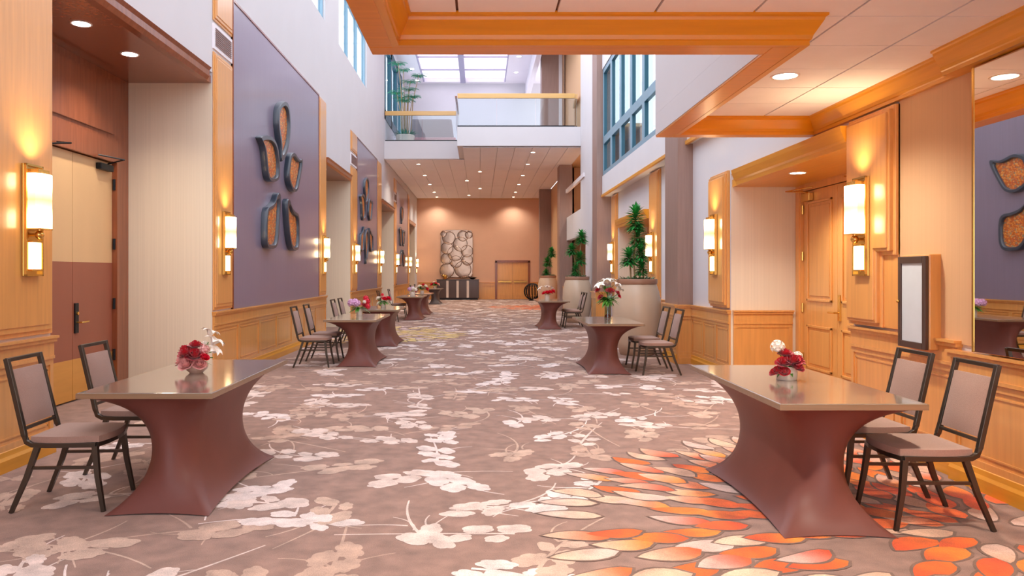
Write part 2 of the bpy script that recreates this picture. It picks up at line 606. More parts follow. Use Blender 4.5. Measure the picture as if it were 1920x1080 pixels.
for (cx, cy, R, kind) in MED:
    r, ring = 0.22, 0
    while r < R:
        L = 0.33 + 0.05 * r / R
        cnt = max(6, int(2 * PI * (r + 0.14) / (0.185 + 0.03 * r / R)))
        for k in range(cnt):
            a = 2 * PI * (k + 0.5 * (ring % 2)) / cnt + random.uniform(-.02, .02)
            rr = r + random.uniform(-0.03, 0.03)
            x, y = cx + rr * math.cos(a), cy + rr * math.sin(a)
            if x > 3.42 or x < -3.5 or y < 1.5:
                continue
            edge = r / R
            if random.random() < 0.10 + 0.25 * max(0, edge - 0.6):
                continue
            if kind == 'orange':
                roll = random.random()
                if roll < 0.12 + 0.20 * edge: c0, c1 = random.choice(CREAM), random.choice(CREAM)
                elif roll < (0.85 if edge < 0.7 else 0.5): c0, c1 = random.choice(ORANGE), random.choice(ORANGE)
                else: c0, c1 = random.choice(ORANGE), random.choice(CREAM)
            else:
                roll = random.random()
                c0 = random.choice(YELL if roll < 0.55 else PALE)
                c1 = random.choice(YELL if roll < 0.75 else PALE)
            petal(x, y, a + random.uniform(-.16, .16), L * random.uniform(.88, 1.1), 0.162 * random.uniform(.85, 1.15), c0, c1)
        r += 0.225
        ring += 1
fl.col = BASE
struct(fl.build('floor', M['carpet']), 'brown patterned carpet with pale branches and orange petal medallions')

# ------------------------------------------------------------------ left wall, with door alcoves
BAYS_L = [(-4.0, 6.31), (10.13, 17.5), (20.9, 27.3), (31.4, 38.0)]
ALC_L = [(6.31, 10.13), (17.5, 20.9), (27.3, 31.4), (38.0, 41.6)]
SOF_L, FASC_L = 4.03, 4.17
wl = MB()
for a, b in BAYS_L + [(41.6, YB)]:
    wl.box(XL - 0.17, XL, a, b, 0, 7.30)
for a, b in ALC_L:
    wl.box(XL - 0.17, XL, a, b, FASC_L, 7.30)
# wall piers between the clerestory windows
PIERS = [(-4.0, 2.0), (7.0, 8.2), (13.2, 14.2), (17.5, 19.2), (23.9, 28.4)]
for a, b in PIERS:
    wl.box(XL - 0.17, XL, a, b, 7.30, TOP)
wl.box(XL - 0.17, XL, 34.5, BACK_UP, 7.30, TOP)
struct(wl.build('wall_left', M['plaster']), 'tall white plaster wall on the left with door alcoves')
al = MB()
for a, b in ALC_L:
    al.box(XLD - 0.1, XL - 0.17, a - 0.1, a, 0, SOF_L)
    al.box(XLD - 0.1, XL - 0.004, b - 0.006, b - 0.001, 0, SOF_L)
    al.box(XLD - 0.1, XL - 0.175, b - 0.001, b + 0.1, 0, SOF_L)
struct(al.build('wall_left_alcoves', M['paper']), 'cream wallpapered side walls of the left door alcoves')
n_trim = [0]


def trim(mb, m, label=None, bevel=0.0, **k):
    n_trim[0] += 1
    return struct(mb.build('trim_%d' % n_trim[0], m, bevel=bevel, **k), label)


for a, b in ALC_L:
    so = MB()
    so.box(XLD, XL - 0.02, a, b, SOF_L, SOF_L + 0.10)
    so.prism([(XL - 0.10, SOF_L), (XL + 0.02, SOF_L - 0.02), (XL + 0.05, SOF_L + 0.03), (XL + 0.05, SOF_L + 0.10), (XL + 0.08, FASC_L), (XL - 0.10, FASC_L)], 'y', a + 0.01, b - 0.25 if a < 7 else b - 0.05)
    trim(so, M['redwood'], 'dark red wood soffit and cornice over a left door alcove')


def wainscot_x(xw, face, y0, y1, label, pitch=1.02, proud=0.0, rail=RAIL, mat_=None, n=None):
    """panelling on a wall x = xw whose room side is +x (face=1) or -x (face=-1)"""
    f = face
    w = MB()
    def bx(d0, d1, a, b, z0, z1):
        w.box(xw + f * (d0 + proud), xw + f * (d1 + proud), a, b, z0, z1)
    w.box(xw, xw + f * (0.015 + proud), y0, y1, 0.0, rail - 0.02)
    bx(0.015, 0.032, y0, y1, rail - 0.17, rail - 0.045)           # wide band
    bx(0.0, 0.052, y0 - 0.01, y1 + 0.01, rail - 0.05, rail - 0.02)
    bx(0.0, 0.068, y0 - 0.015, y1 + 0.015, rail - 0.02, rail)          # cap
    bx(0.015, 0.040, y0, y1, rail - 0.19, rail - 0.165)
    k = n or max(1, round((y1 - y0) / pitch))
    st = (y1 - y0) / k
    bx(0.015, 0.026, y0, y1, rail - 0.24, rail - 0.19)
    bx(0.015, 0.026, y0, y1, 0.15, 0.20)
    for i in range(k + 1):
        c = y0 + st * i
        a, b = max(y0, c - 0.045), min(y1, c + 0.045)
        bx(0.015, 0.026, a, b, 0.20, rail - 0.24)
    for i in range(k):                                            # raised inner mould
        a, b = y0 + st * i + 0.075, y0 + st * (i + 1) - 0.075
        if b - a < 0.1: continue
        z0, z1 = 0.235, rail - 0.275
        bx(0.015, 0.022, a, b, z1 - 0.012, z1); bx(0.015, 0.022, a, b, z0, z0 + 0.012)
        bx(0.015, 0.022, a, a + 0.012, z0, z1); bx(0.015, 0.022, b - 0.012, b, z0, z1)
    trim(w, mat_ or M['honey'], label)
    bb = MB()
    bb.prism([(xw + f * (0.015 + proud), 0), (xw + f * (0.05 + proud), 0), (xw + f * (0.05 + proud), 0.09), (xw + f * (0.038 + proud), 0.115), (xw + f * (0.034 + proud), 0.15), (xw + f * (0.015 + proud), 0.158)], 'y', y0, y1)
    return bb


bbs = []
for (a, b), lab in zip(BAYS_L, ('honey wood panelling under the nearest left lamp', 'honey wood panelling under the nearest purple panel',
                               'honey wood panelling under the second purple panel', 'honey wood panelling under the third purple panel')):
    if a < 0: a = 0.6
    bbs.append(wainscot_x(XL, 1, a, b, lab))
bl = MB()
for q in bbs: bl.add(q.v, q.f)
struct(bl.build('baseboard_left', M['honey_y']), 'honey wood baseboard along the left wall')


def pilaster_x(xw, face, y0, y1, z0, z1, label, depth=0.035, m=None):
    f = face
    w = MB()
    w.box(xw, xw + f * depth * 0.55, y0, y1, z0, z1)
    i = 0.035
    w.box(xw, xw + f * depth, y0 + i, y1 - i, z0 + i, z1 - i)
    w.box(xw, xw + f * depth * 1.25, y0 + i * 2, y1 - i * 2, z0 + i * 2.2, z1 - i * 2.2)
    return trim(w, m or M['honey'], label, bevel=0.006)


pilaster_x(XL, 1, 5.25, 6.31, RAIL + 0.02, 5.45, 'honey wood pilaster holding the nearest left lamp')
for (a, b, nm) in ((10.13, 10.89, 'near end of the nearest purple panel'), (20.9, 21.9, 'near end of the second purple panel'), (31.4, 32.2, 'near end of the third purple panel')):
    pilaster_x(XL, 1, a, b, RAIL + 0.02, 4.46, 'tall honey wood pilaster at the ' + nm)
    pilaster_x(XL, 1, a, b, 4.88, 5.45, 'short upper honey wood panel at the ' + nm)
    v = thing('air_vent', 'taupe slatted air vent between wood panels at the ' + nm, 'vent', (XL, (a + b) / 2, 4.67))
    fr = MB(); h = (b - a) / 2
    fr.box(0, 0.02, -h, h, -0.17, 0.17)
    fr.build('frame', M['soffit'], v)
    sl = MB()
    for k in range(9):
        z = -0.11 + k * 0.0275
        sl.box(0.02, 0.03, -h + 0.06, h - 0.06, z - 0.008, z + 0.008)
    sl.build('slats', M['vent'], v)
for (a, b, nm) in ((16.72, 17.5, 'nearest'), (26.2, 27.3, 'second'), (37.2, 38.0, 'third')):
    pilaster_x(XL, 1, a, b, RAIL + 0.02, 5.42, 'tall honey wood pilaster at the far end of the %s purple panel' % nm)

PANELS = [(10.89, 16.72, 'nearest, tallest purple grey panel on left wall with five mosaic petals'),
          (21.9, 26.2, 'second purple grey panel along left wall, beyond the first alcove gap'),
          (32.2, 37.2, 'third and farthest dark panel on left wall, under the bridge'),
          (0.6, 5.25, 'purple grey panel left of the camera beside the nearest lamp')]
for a, b, lab in PANELS:
    t = thing('accent_panel', lab, 'wall panel', (XL, (a + b) / 2, RAIL))
    h = (b - a) / 2
    q = MB(); q.box(0.002, 0.022, -h, h, 0.002, 4.43)
    q.build('fabric_panel', M['purple'], t)
    e = MB()
    e.box(0.002, 0.034, -h - 0.0, -h + 0.02, 0.002, 4.43); e.box(0.002, 0.034, h - 0.02, h, 0.002, 4.43); e.box(0.002, 0.034, -h, h, 4.43, 4.46)
    e.build('edge_trim', M['redwood'], t)

# clerestory windows on the left wall
n_win = [0]


def window_x(x, y0, y1, z0, z1, ny_, zs, m_frame, label, fw=0.06, dep=0.10):
    n_win[0] += 1
    f = MB()
    f.box(x - dep / 2, x + dep / 2, y0, y1, z0, z0 + fw); f.box(x - dep / 2, x + dep / 2, y0, y1, z1 - fw, z1)
    for k in range(ny_ + 1):
        c = y0 + (y1 - y0) * k / ny_
        f.box(x - dep / 2, x + dep / 2, max(y0, c - fw / 2), min(y1, c + fw / 2), z0, z1)
    for z in zs:
        f.box(x - dep / 2, x + dep / 2, y0, y1, z - fw / 2, z + fw / 2)
    w = struct(f.build('window_%d' % n_win[0], m_frame), label)
    g = MB(); g.box(x - 0.006, x + 0.006, y0 + fw, y1 - fw, z0 + fw, z1 - fw)
    g.build('pane', M['glass'], w)
    return w


for a, b, k in ((2.0, 7.0, 4), (8.2, 13.2, 4), (14.2, 17.5, 2), (19.2, 23.9, 3)):
    window_x(XL - 0.10, a, b, 7.30, TOP, k, (9.0,), M['teal_lit'], 'clerestory window high in the left wall')
window_x(XL - 0.05, 28.4, 34.5, 7.30, TOP - 0.1, 3, (), M['teal'], 'dark teal window beside the bridge', fw=0.34, dep=0.16)

# ------------------------------------------------------------------ left alcove doors
n_door = [0]


def door_left(a, b, dz, detail=True):
    """double door filling the back of an alcove at x = XLD"""
    n_door[0] += 1
    w = MB()
    seam = a + (b - a) * 0.641 if detail else (a + b) / 2
    y_hi = seam + 0.95
    y_lo = seam - 0.95
    w.box(XLD - 0.1, XLD, y_hi, b, 0, SOF_L); w.box(XLD - 0.1, XLD, a, y_lo, 0, SOF_L)
    w.box(XLD - 0.1, XLD, y_lo, y_hi, dz, SOF_L)
    w.box(XLD - 0.14, XLD - 0.07, a, b, 0, SOF_L)
    w.box(XLD, XLD + 0.05, y_lo - 0.1, y_hi + 0.1, dz, dz + 0.28)
    w.box(XLD, XLD + 0.03, y_lo, y_hi, dz + 0.36, SOF_L - 0.1)
    w.box(XLD, XLD + 0.05, y_hi, y_hi + 0.1, 0, dz); w.box(XLD, XLD + 0.05, y_lo - 0.1, y_lo, 0, dz)
    d = struct(w.build('door_%d' % n_door[0], M['redwood']), 'tall double door in red brown surround in a left alcove')
    for (y0, y1, hinge, free) in ((seam + 0.004, y_hi - 0.006, y_hi, seam), (y_lo + 0.006, seam - 0.004, y_lo, seam)):
        q = MB(); q.box(XLD - 0.06, XLD - 0.015, y0, y1, 1.62, dz - 0.01)
        q.build('upper_leaf', M['door_cream'], d)
        q = MB(); q.box(XLD - 0.06, XLD - 0.014, y0, y1, 0.49, 1.62)
        q.build('lower_leaf', M['door_brown'], d)
        q = MB(); q.box(XLD - 0.06, XLD - 0.012, y0, y1, 0.02, 0.49)
        q.build('kick_plate', M['kick'], d)
        if not detail: continue
        for z in (0.45, 1.10, 1.86, 2.62):
            q = MB(); s = -1 if hinge > free else 1
            q.tube([(XLD + 0.012, hinge + s * 0.006, z - 0.07), (XLD + 0.012, hinge + s * 0.006, z + 0.07)], 0.018, 8)
            q.build('hinge', M['black_metal'], d)
        s = -1 if hinge > free else 1
        q = MB(); q.box(XLD - 0.012, XLD + 0.055, hinge + s * 0.10, hinge + s * 0.42, dz - 0.13, dz - 0.05)
        cl = q.build('door_closer', M['black_metal'], d, bevel=0.008)
        q = MB(); q.tube([(XLD + 0.03, hinge + s * 0.2, dz - 0.04), (XLD + 0.30, hinge + s * 0.34, dz - 0.01), (XLD + 0.06, hinge + s * 0.50, dz + 0.03)], 0.010, 6)
        q.build('closer_arm', M['black_metal'], cl)
        if hinge > free:
            q = MB(); q.box(XLD - 0.014, XLD + 0.004, seam + 0.03, seam + 0.11, 0.79, 1.14)
            h = q.build('lock_plate', M['black_metal'], d, bevel=0.004)
            q = MB()
            q.tube([(XLD, seam + 0.07, 0.915), (XLD + 0.06, seam + 0.07, 0.915), (XLD + 0.065, seam + 0.10, 0.915), (XLD + 0.062, seam + 0.22, 0.92)], 0.011, 8)
            q.build('lever_handle', M['brass'], h)
            q = MB(); q.tube([(XLD, seam + 0.07, 1.02), (XLD + 0.02, seam + 0.07, 1.02)], 0.018, 10)
            q.build('lock_cylinder', M['brass'], h)


door_left(6.31, 10.13, 2.90)
for a, b in ALC_L[1:]:
    door_left(a, b, 2.85, False)

# ------------------------------------------------------------------ right wall
wr = MB()
wr.box(XR, XR + 0.17, -4.0, 7.09, 0, CEIL)
ALC_R = [(7.09, 10.57), (16.3, 19.9)]
SOF_R, FASC_R = 2.69, 2.87
wr.box(XR, XR + 0.17, 7.09, 10.57, FASC_R, 3.62)
wr.box(XR, XR + 0.17, 10.57, 12.45, 0, 3.62)
wr.box(3.65, 3.82, 13.3, 16.3, 0, 3.62)
wr.box(3.65, 3.82, 19.9, 21.07, 0, 3.62)
wr.box(3.65, 3.82, 16.3, 19.9, FASC_R, 3.62)
# bulkhead over the right side
wr.box(3.40, 3.85, 8.0, 12.45, 3.62, 4.18)
wr.box(3.40, 3.85, 13.3, 21.07, 3.62, 4.18)
wr.box(3.51, 3.85, 12.47, 13.3, 0, TOP)
# upper wall round the window bays
wr.box(3.40, 3.6, 8.0, 12.45, 7.15, TOP); wr.box(3.40, 3.6, 13.3, 21.07, 7.15, TOP)
wr.box(3.42, 3.6, 21.2, 22.0, 0, TOP)
# white wall with openings beyond the second pillar
wr.box(3.40, 3.60, 22.0, 24.4, 0, TOP)
wr.box(3.40, 3.60, 24.4, 30.6, 2.76, 3.66)
wr.box(3.40, 3.60, 25.6, 30.6, BR_LO, BR_HI)
wr.box(3.40, 3.60, 24.4, 25.6, 3.66, TOP)
struct(wr.build('wall_right', M['plaster']), 'white plaster wall and bulkhead on the right')
wt = MB()
wt.box(XR - 0.012, XR - 0.001, 5.15, 6.30, RAIL, CEIL - 0.05)
wt.box(XR - 0.012, XR - 0.001, 1.5, 2.9, RAIL, CEIL - 0.05)
wt.box(3.60, 3.8, 30.6, YB, 0, BR_LO)
wt.box(4.7, 4.8, 22.0, 30.6, 0, BR_LO)
wt.box(3.60, 4.8, 30.6, 30.7, 0, BR_LO)
wt.box(3.60, 4.8, 22.0, 30.7, BR_LO, BR_LO + 0.1)
wt.box(3.60, 4.8, 22.0, 30.7, 3.0, 3.1)
wt.box(3.6, 4.8, 24.3, 24.39, 0, 2.76)
wt.box(3.27, 4.3, 31.0, 31.1, BR_HI, TOP)
wt.box(3.40, 3.60, 25.6, 30.99, BR_HI + 0.001, TOP)
struct(wt.build('wall_right_paper', M['tan']), 'tan wallpapered stretches of the right wall')
ar = MB()
for k, (a, b) in enumerate(ALC_R):
    x0 = XR if k == 0 else 3.65
    ar.box(x0 + 0.004, XRD + 0.1, b - 0.006, b - 0.001, 0, SOF_R)
    ar.box(x0 + 0.175, XRD + 0.1, b - 0.001, b + 0.1, 0, SOF_R)
    ar.box(x0 + 0.17, XRD + 0.1, a - 0.1, a, 0, SOF_R)
struct(ar.build('wall_right_alcoves', M['paper']), 'cream wallpapered side walls of the right door alcoves')
for k, (a, b) in enumerate(ALC_R):
    x0 = XR if k == 0 else 3.65
    so = MB()
    so.box(x0 + 0.02, XRD, a, b, SOF_R, SOF_R + 0.10)
    b2 = b - 0.40 if k == 0 else b - 0.06
    so.prism([(x0 + 0.02, SOF_R - 0.02), (x0 - 0.06, SOF_R - 0.02), (x0 - 0.07, SOF_R + 0.03), (x0 - 0.09, SOF_R + 0.05), (x0 - 0.12, SOF_R + 0.13), (x0 - 0.13, FASC_R), (x0 + 0.02, FASC_R)], 'y', a, b2)
    trim(so, M['honey_y'], 'honey wood cornice and soffit over the %s right alcove' % ('near' if k == 0 else 'far'))


def door_right(a, b, x, seam, dz, det):
    n_door[0] += 1
    w = MB()
    y_lo, y_hi = seam - 0.98, seam + 0.98
    w.box(x, x + 0.1, y_hi, b, 0, SOF_R); w.box(x, x + 0.1, a, y_lo, 0, SOF_R)
    w.box(x, x + 0.1, y_lo, y_hi, dz, SOF_R)
    w.box(x + 0.06, x + 0.14, a, b, 0, SOF_R)
    for (p0, p1) in ((y_hi, y_hi + 0.12), (y_lo - 0.12, y_lo)):
        w.box(x - 0.03, x, p0, p1, 0, dz + 0.05)
        w.box(x - 0.045, x, p0 + 0.03, p1 - 0.03, 0, dz + 0.05)
    d = struct(w.build('door_%d' % n_door[0], M['honey']), 'honey wood panelled double door in the %s right alcove' % ('near' if det else 'far'))
    for (y0, y1) in ((seam + 0.004, y_hi - 0.006), (y_lo + 0.006, seam - 0.004)):
        q = MB(); q.box(x + 0.01, x + 0.05, y0, y1, 0.015, dz - 0.01)
        for (z0, z1) in ((0.22, 0.80), (1.12, dz - 0.16)):
            for (u0, u1, v0, v1) in ((y0 + 0.13, y1 - 0.13, z1 - 0.03, z1), (y0 + 0.13, y1 - 0.13, z0, z0 + 0.03), (y0 + 0.13, y0 + 0.16, z0, z1), (y1 - 0.16, y1 - 0.13, z0, z1)):
                q.box(x - 0.012, x + 0.01, u0, u1, v0, v1)
            q.box(x - 0.002, x + 0.01, y0 + 0.20, y1 - 0.20, z0 + 0.07, z1 - 0.07)
        lf = q.build('door_leaf', M['honey'], d, bevel=0.004)
        if not det: continue
        far = y1 > seam
        hy = y_hi - 0.006 if far else y_lo + 0.006
        s = -1 if far else 1
        for z in (0.35, 1.02, 1.72, 2.35):
            q = MB(); q.tube([(x - 0.008, hy, z - 0.06), (x - 0.008, hy, z + 0.06)], 0.014, 8); q.build('hinge', M['brass'], d)
        q = MB(); q.box(x - 0.055, x + 0.01, hy + s * 0.06, hy + s * 0.30, dz - 0.15, dz - 0.04)
        cl = q.build('door_closer', M['brass'], d, bevel=0.008)
        q = MB(); q.tube([(x - 0.02, hy + s * 0.2, dz - 0.03), (x - 0.30, hy + s * 0.16, dz - 0.02), (x - 0.05, hy + s * 0.40, dz + 0.02)], 0.009, 6)
        q.build('closer_arm', M['brass'], cl)
        if not far:
            q = MB(); q.box(x - 0.012, x + 0.012, seam - 0.10, seam - 0.04, 0.90, 1.22)
            h = q.build('lock_plate', M['brass'], d, bevel=0.004)
            q = MB(); q.tube([(x - 0.01, seam - 0.07, 1.0), (x - 0.07, seam - 0.07, 1.0), (x - 0.07, seam + 0.08, 1.0)], 0.012, 8)
            q.build('lever_handle', M['brass'], h)


door_right(7.09, 10.57, XRD, 9.34, 2.60, True)
door_right(16.3, 19.9, XRD, 18.1, 2.55, False)

# right panelling
bbs = [wainscot_x(XR, -1, 1.5, 5.5, 'honey wood panelling under the wall mirror on the right', pitch=1.3, proud=0.05, rail=RAIL - 0.035),
       wainscot_x(XR, -1, 5.5, 7.09, 'honey wood panelling beside the near right door alcove', pitch=0.8, rail=1.0),
       wainscot_x(XR, -1, 10.57, 12.45, 'honey wood panelling between right alcove and first pillar', pitch=0.62),
       wainscot_x(3.65, -1, 13.62, 16.3, 'honey wood panelling behind the largest pot', pitch=0.9),
       wainscot_x(3.65, -1, 19.9, 20.75, 'honey wood panelling before the second pillar', pitch=0.9),
       wainscot_x(3.60, -1, 30.7, 42.9, 'honey wood panelling at the far right end', pitch=1.2)]
br = MB()
for q in bbs: br.add(q.v, q.f)
struct(br.build('baseboard_right', M['honey_y']), 'honey wood baseboard along the right wall')


def wainscot_y(yw, x0, x1, label, face=-1, pitch=0.9, rail=RAIL, proud=0.0):
    f = face
    w = MB()
    def bx(a, b, d0, d1, z0, z1): w.box(a, b, yw + f * d0, yw + f * d1, z0, z1)
    bx(x0, x1, 0, 0.015, 0, rail - 0.02)
    bx(x0, x1, 0.015, 0.032, rail - 0.17, rail - 0.045)
    bx(x0 - 0.005, x1 + 0.005, 0, 0.052, rail - 0.05, rail - 0.02)
    bx(x0 - 0.01, x1 + 0.01, 0, 0.068, rail - 0.02, rail)
    bx(x0, x1, 0.015, 0.04, rail - 0.19, rail - 0.165)
    bx(x0, x1, 0.015, 0.026, rail - 0.24, rail - 0.19); bx(x0, x1, 0.015, 0.026, 0.15, 0.20)
    k = max(1, round((x1 - x0) / pitch)); st = (x1 - x0) / k
    for i in range(k + 1):
        c = x0 + st * i
        bx(max(x0, c - 0.05), min(x1, c + 0.05), 0.015, 0.026, 0.2, rail - 0.24)
    bx(x0, x1, 0.015, 0.05, 0, 0.10); bx(x0, x1, 0.015, 0.036, 0.10, 0.15)
    trim(w, M['honey'], label)


wainscot_y(10.563, XR + 0.03, XRD - 0.05, 'honey wood panelling on the far side of the near right alcove')
wainscot_y(YB, -3.5, 0.85, 'honey wood panelling on the back wall left of the doors', pitch=1.3)
wainscot_y(YB, 2.85, 3.5, 'honey wood panelling on the back wall right of the doors', pitch=1.3)

# sconce boards on the right
w = MB()   # notched pilaster
pr = [(6.29, 1.64), (6.29, CEIL - 0.20), (7.09, CEIL - 0.20), (7.09, 1.02), (6.50, 1.02), (6.50, 1.64)]
def ins(p, d):
    return [(6.29 + d, 1.64 + d), (6.29 + d, CEIL - 0.20 - d), (7.09 - d, CEIL - 0.20 - d), (7.09 - d, 1.02 + d), (6.50 + d, 1.02 + d), (6.50 + d, 1.64 + d)]
w.box(XR - 0.03, XR, 6.29, 7.09, 1.02, CEIL - 0.20)
for d, t in ((0.0, 0.05), (0.035, 0.085), (0.06, 0.10)):
    w.prism(ins(pr, d), 'x', XR - t, XR)
trim(w, M['honey'], 'notched honey wood pilaster holding the near right lamp', bevel=0.006)
pilaster_x(XR, -1, 10.60, 11.40, 1.0, 2.93, 'honey wood lamp board between right alcove and first pillar', depth=0.07)
pilaster_x(3.65, -1, 15.25, 16.1, RAIL + 0.02, 3.6, 'honey wood lamp board behind the largest pot plant', depth=0.06)
pilaster_x(3.65, -1, 20.0, 20.7, RAIL + 0.02, 3.6, 'honey wood lamp board before the second pillar', depth=0.06)
w = MB()
w.box(3.37, 3.42, 8.0, 12.45, 3.60, 3.66); w.box(3.37, 3.42, 13.3, 21.07, 3.60, 3.66)
trim(w, M['honey_y'], 'wood edging under the right bulkhead')

# pillars
for k, y in enumerate((12.45, 21.07, 29.7, 38.3)):
    q = MB(); q.box((3.25, 3.25, 3.12, 3.02)[k], (3.52, 3.66, 3.62, 3.62)[k], y, y + (0.85, 0.85, 0.85, 0.6)[k], 0, TOP if k < 2 else BR_LO)
    struct(q.build('pillar', M['taupe_wood']), 'taupe wood pillar, %s from the camera on the right' % ('first', 'second', 'third', 'fourth')[k])
    wainscot_y(y, 3.25, 3.52, 'honey wood casing round the %s pillar base' % ('first', 'second', 'third', 'fourth')[k])
    if k < 2:
        bb = wainscot_x(3.25, -1, y, y + 0.85, 'honey wood side casing of the %s pillar base' % ('first', 'second')[k], n=1)
        trim(bb, M['honey_y'], 'baseboard of the %s pillar casing' % ('first', 'second')[k])
q = MB(); q.box(2.45, 3.12, 30.0, 30.7, BR_HI, TOP)
struct(q.build('pillar', M['taupe_wood']), 'brown pillar rising from the bridge')
q = MB(); q.box(3.12, 3.26, 30.0, 30.7, BR_HI, TOP)
trim(q, M['plaster'], 'white strip beside the bridge pillar')

# right upper windows with dark teal frames
for (a, b, k) in ((8.0, 12.45, 3), (13.3, 21.07, 6)):
    n_win[0] += 1
    fw = 0.20
    def grid(x0, x1, mb):
        mb.box(x0, x1, a, b, 4.18, 4.30); mb.box(x0, x1, a, b, 7.02, 7.15); mb.box(x0, x1, a, b, 5.06, 5.26)
        for i in range(k + 1):
            c = a + (b - a) * i / k
            for (z0, z1) in ((4.30, 5.06), (5.26, 7.02)):
                mb.box(x0, x1, max(a, c - fw / 2), min(b, c + fw / 2), z0, z1)
        return mb
    wo = struct(grid(3.42, 3.434, MB()).build('window_%d' % n_win[0], M['teal_lit']), 'tall grid of teal framed windows high on the right')
    grid(3.434, 3.515, MB()).build('sash', M['teal'], wo)  # same grid in dark teal, shade of the mullion sides put into the colour
    g = MB(); g.box(3.517, 3.523, a + 0.02, b - 0.02, 4.2, 7.13)
    g.build('pane', M['glass'], wo)

# mezzanine handrail in the right wall opening
q = MB(); q.box(3.36, 3.44, 24.6, 30.4, 4.62, 4.76)
trim(q, M['soffit'], 'pale rail across the upper opening on the right')

# ------------------------------------------------------------------ low canopy ceiling over the foreground
cx0, cxr, cy0, cy1 = -0.706, 1.855, 4.965, 7.99
c = MB()
t = 0.61
def tiles(x0, x1, y0, y1):
    ox, oy = 3.52, 7.80
    i0, i1 = math.floor((x0 - ox) / t), math.ceil((x1 - ox) / t)
    j0, j1 = math.floor((y0 - oy) / t), math.ceil((y1 - oy) / t)
    for i in range(i0, i1):
        for j in range(j0, j1):
            a, b = max(x0, ox + i * t + 0.008), min(x1, ox + (i + 1) * t - 0.008)
            p, q_ = max(y0, oy + j * t + 0.005), min(y1, oy + (j + 1) * t - 0.005)
            if b - a > 0.02 and q_ - p > 0.02:
                c.box(a, b, p, q_, CEIL, CEIL + 0.02)
tiles(-0.5, XR, -4.0, 4.80)
tiles(2.0, XR, 4.80, 7.85)
struct(c.build('ceiling', M['tile']), 'low peach ceiling of square tiles over the foreground')
c = MB()
c.box(-0.6, XR, -4.0, 4.85, CEIL + 0.02, CEIL + 0.06); c.box(1.95, XR, 4.85, 7.9, CEIL + 0.02, CEIL + 0.06)
struct(c.build('ceiling_backing', M['tile_gap']), 'dark backing in the gaps between the low ceiling tiles')  # backing sheet in the darker joint colour
# beam core + crown
def crown(d):   # distance from beam face into the room -> closed profile (d, z)
    return [(0.0, BEAM), (0.045, BEAM), (0.045, BEAM + 0.028), (0.055, BEAM + 0.035), (0.062, BEAM + 0.06), (0.11, BEAM + 0.14), (0.115, BEAM + 0.158), (0.13, BEAM + 0.165), (0.13, CEIL + 0.01), (0.0, CEIL + 0.01)]
b = MB()
b.box(cx0, cxr, 4.80, cy0, BEAM, CEIL + 0.06)                       # front beam (ends at the right strip)
b.box(cx0, cx0 + 0.15, -4.0, 4.80, BEAM, CEIL + 0.06)
b.box(cxr, cxr + 0.17, 4.80, cy1, BEAM, CEIL + 0.06)
b.box(cxr + 0.17, XR, 7.88, cy1, BEAM, CEIL + 0.06)
struct(b.build('beam', M['honey_x'], bevel=0.006), 'honey wood beam edging the low ceiling')
def crown_runs(runs, label, grain='honey_x'):
    b = MB()
    for (p0, p1, nrm, m0, m1) in runs:
        # mitred ends: m0/m1 shift along run per unit d
        pr = crown(0)
        d = (Vector(p1) - Vector(p0)).normalized()
        n_ = Vector(nrm)
        vs = []
        for (P, mm) in ((Vector(p0), m0), (Vector(p1), m1)):
            for (dd, z) in pr:
                q = P + n_ * dd + d * mm * dd
                vs.append((q.x, q.y, z))
        k = len(pr)
        fs = [(i, (i + 1) % k, k + (i + 1) % k, k + i) for i in range(k)] + [tuple(range(k)), tuple(range(k, 2 * k))]
        b.add(vs, fs)
    trim(b, M[grain], label)
crown_runs([((cx0 + 0.15, 4.80), (cxr + 0.17, 4.80), (0, -1), 1, 1),
            ((cxr + 0.17, 7.88), (XR, 7.88), (0, -1), 1, 0)], 'deep honey wood crown moulding across the low ceiling')
crown_runs([((cx0 + 0.15, -4.0), (cx0 + 0.15, 4.80), (1, 0), 0, -1),
            ((cxr + 0.17, 4.80), (cxr + 0.17, 7.88), (1, 0), -1, -1)], 'deep honey wood crown moulding along the low ceiling edge', 'honey_y')
crown_runs([((XR, 5.50), (XR, 7.88), (-1, 0), 0, -1),
            ((XR - 0.10, -4.0), (XR - 0.10, 5.50), (-1, 0), 0, 0)], 'honey wood crown moulding along the right wall', 'honey_y')
b = MB(); b.box(XR - 0.10, XR, -4.0, 5.50, BEAM, CEIL)
trim(b, M['honey_y'], 'honey wood header over the wall mirror')
# upper fascia above the beam (upper floor edge seen from the atrium)
f = MB()
f.box(cxr - 0.004, cxr + 0.12, cy0 - 0.14, cy1, CEIL + 0.061, 4.7)
f.box(cx0 + 0.005, cxr + 0.005, cy0 - 0.14, cy0 - 0.02, CEIL + 0.06, 4.7)
f.box(cx0 + 0.005, cx0 + 0.12, -4.0, cy0 - 0.14, CEIL + 0.06, 4.7)
f.box(cxr + 0.12, XR, cy1 - 0.12, cy1, CEIL + 0.06, 4.18)
f2 = MB(); f2.box(cxr - 0.004, cxr - 0.001, cy0, cy1, BEAM + 0.02, CEIL + 0.06)
f.add(f2.v, f2.f)
struct(f.build('wall_canopy', M['plaster']), 'lavender white upper wall above the low ceiling beam')

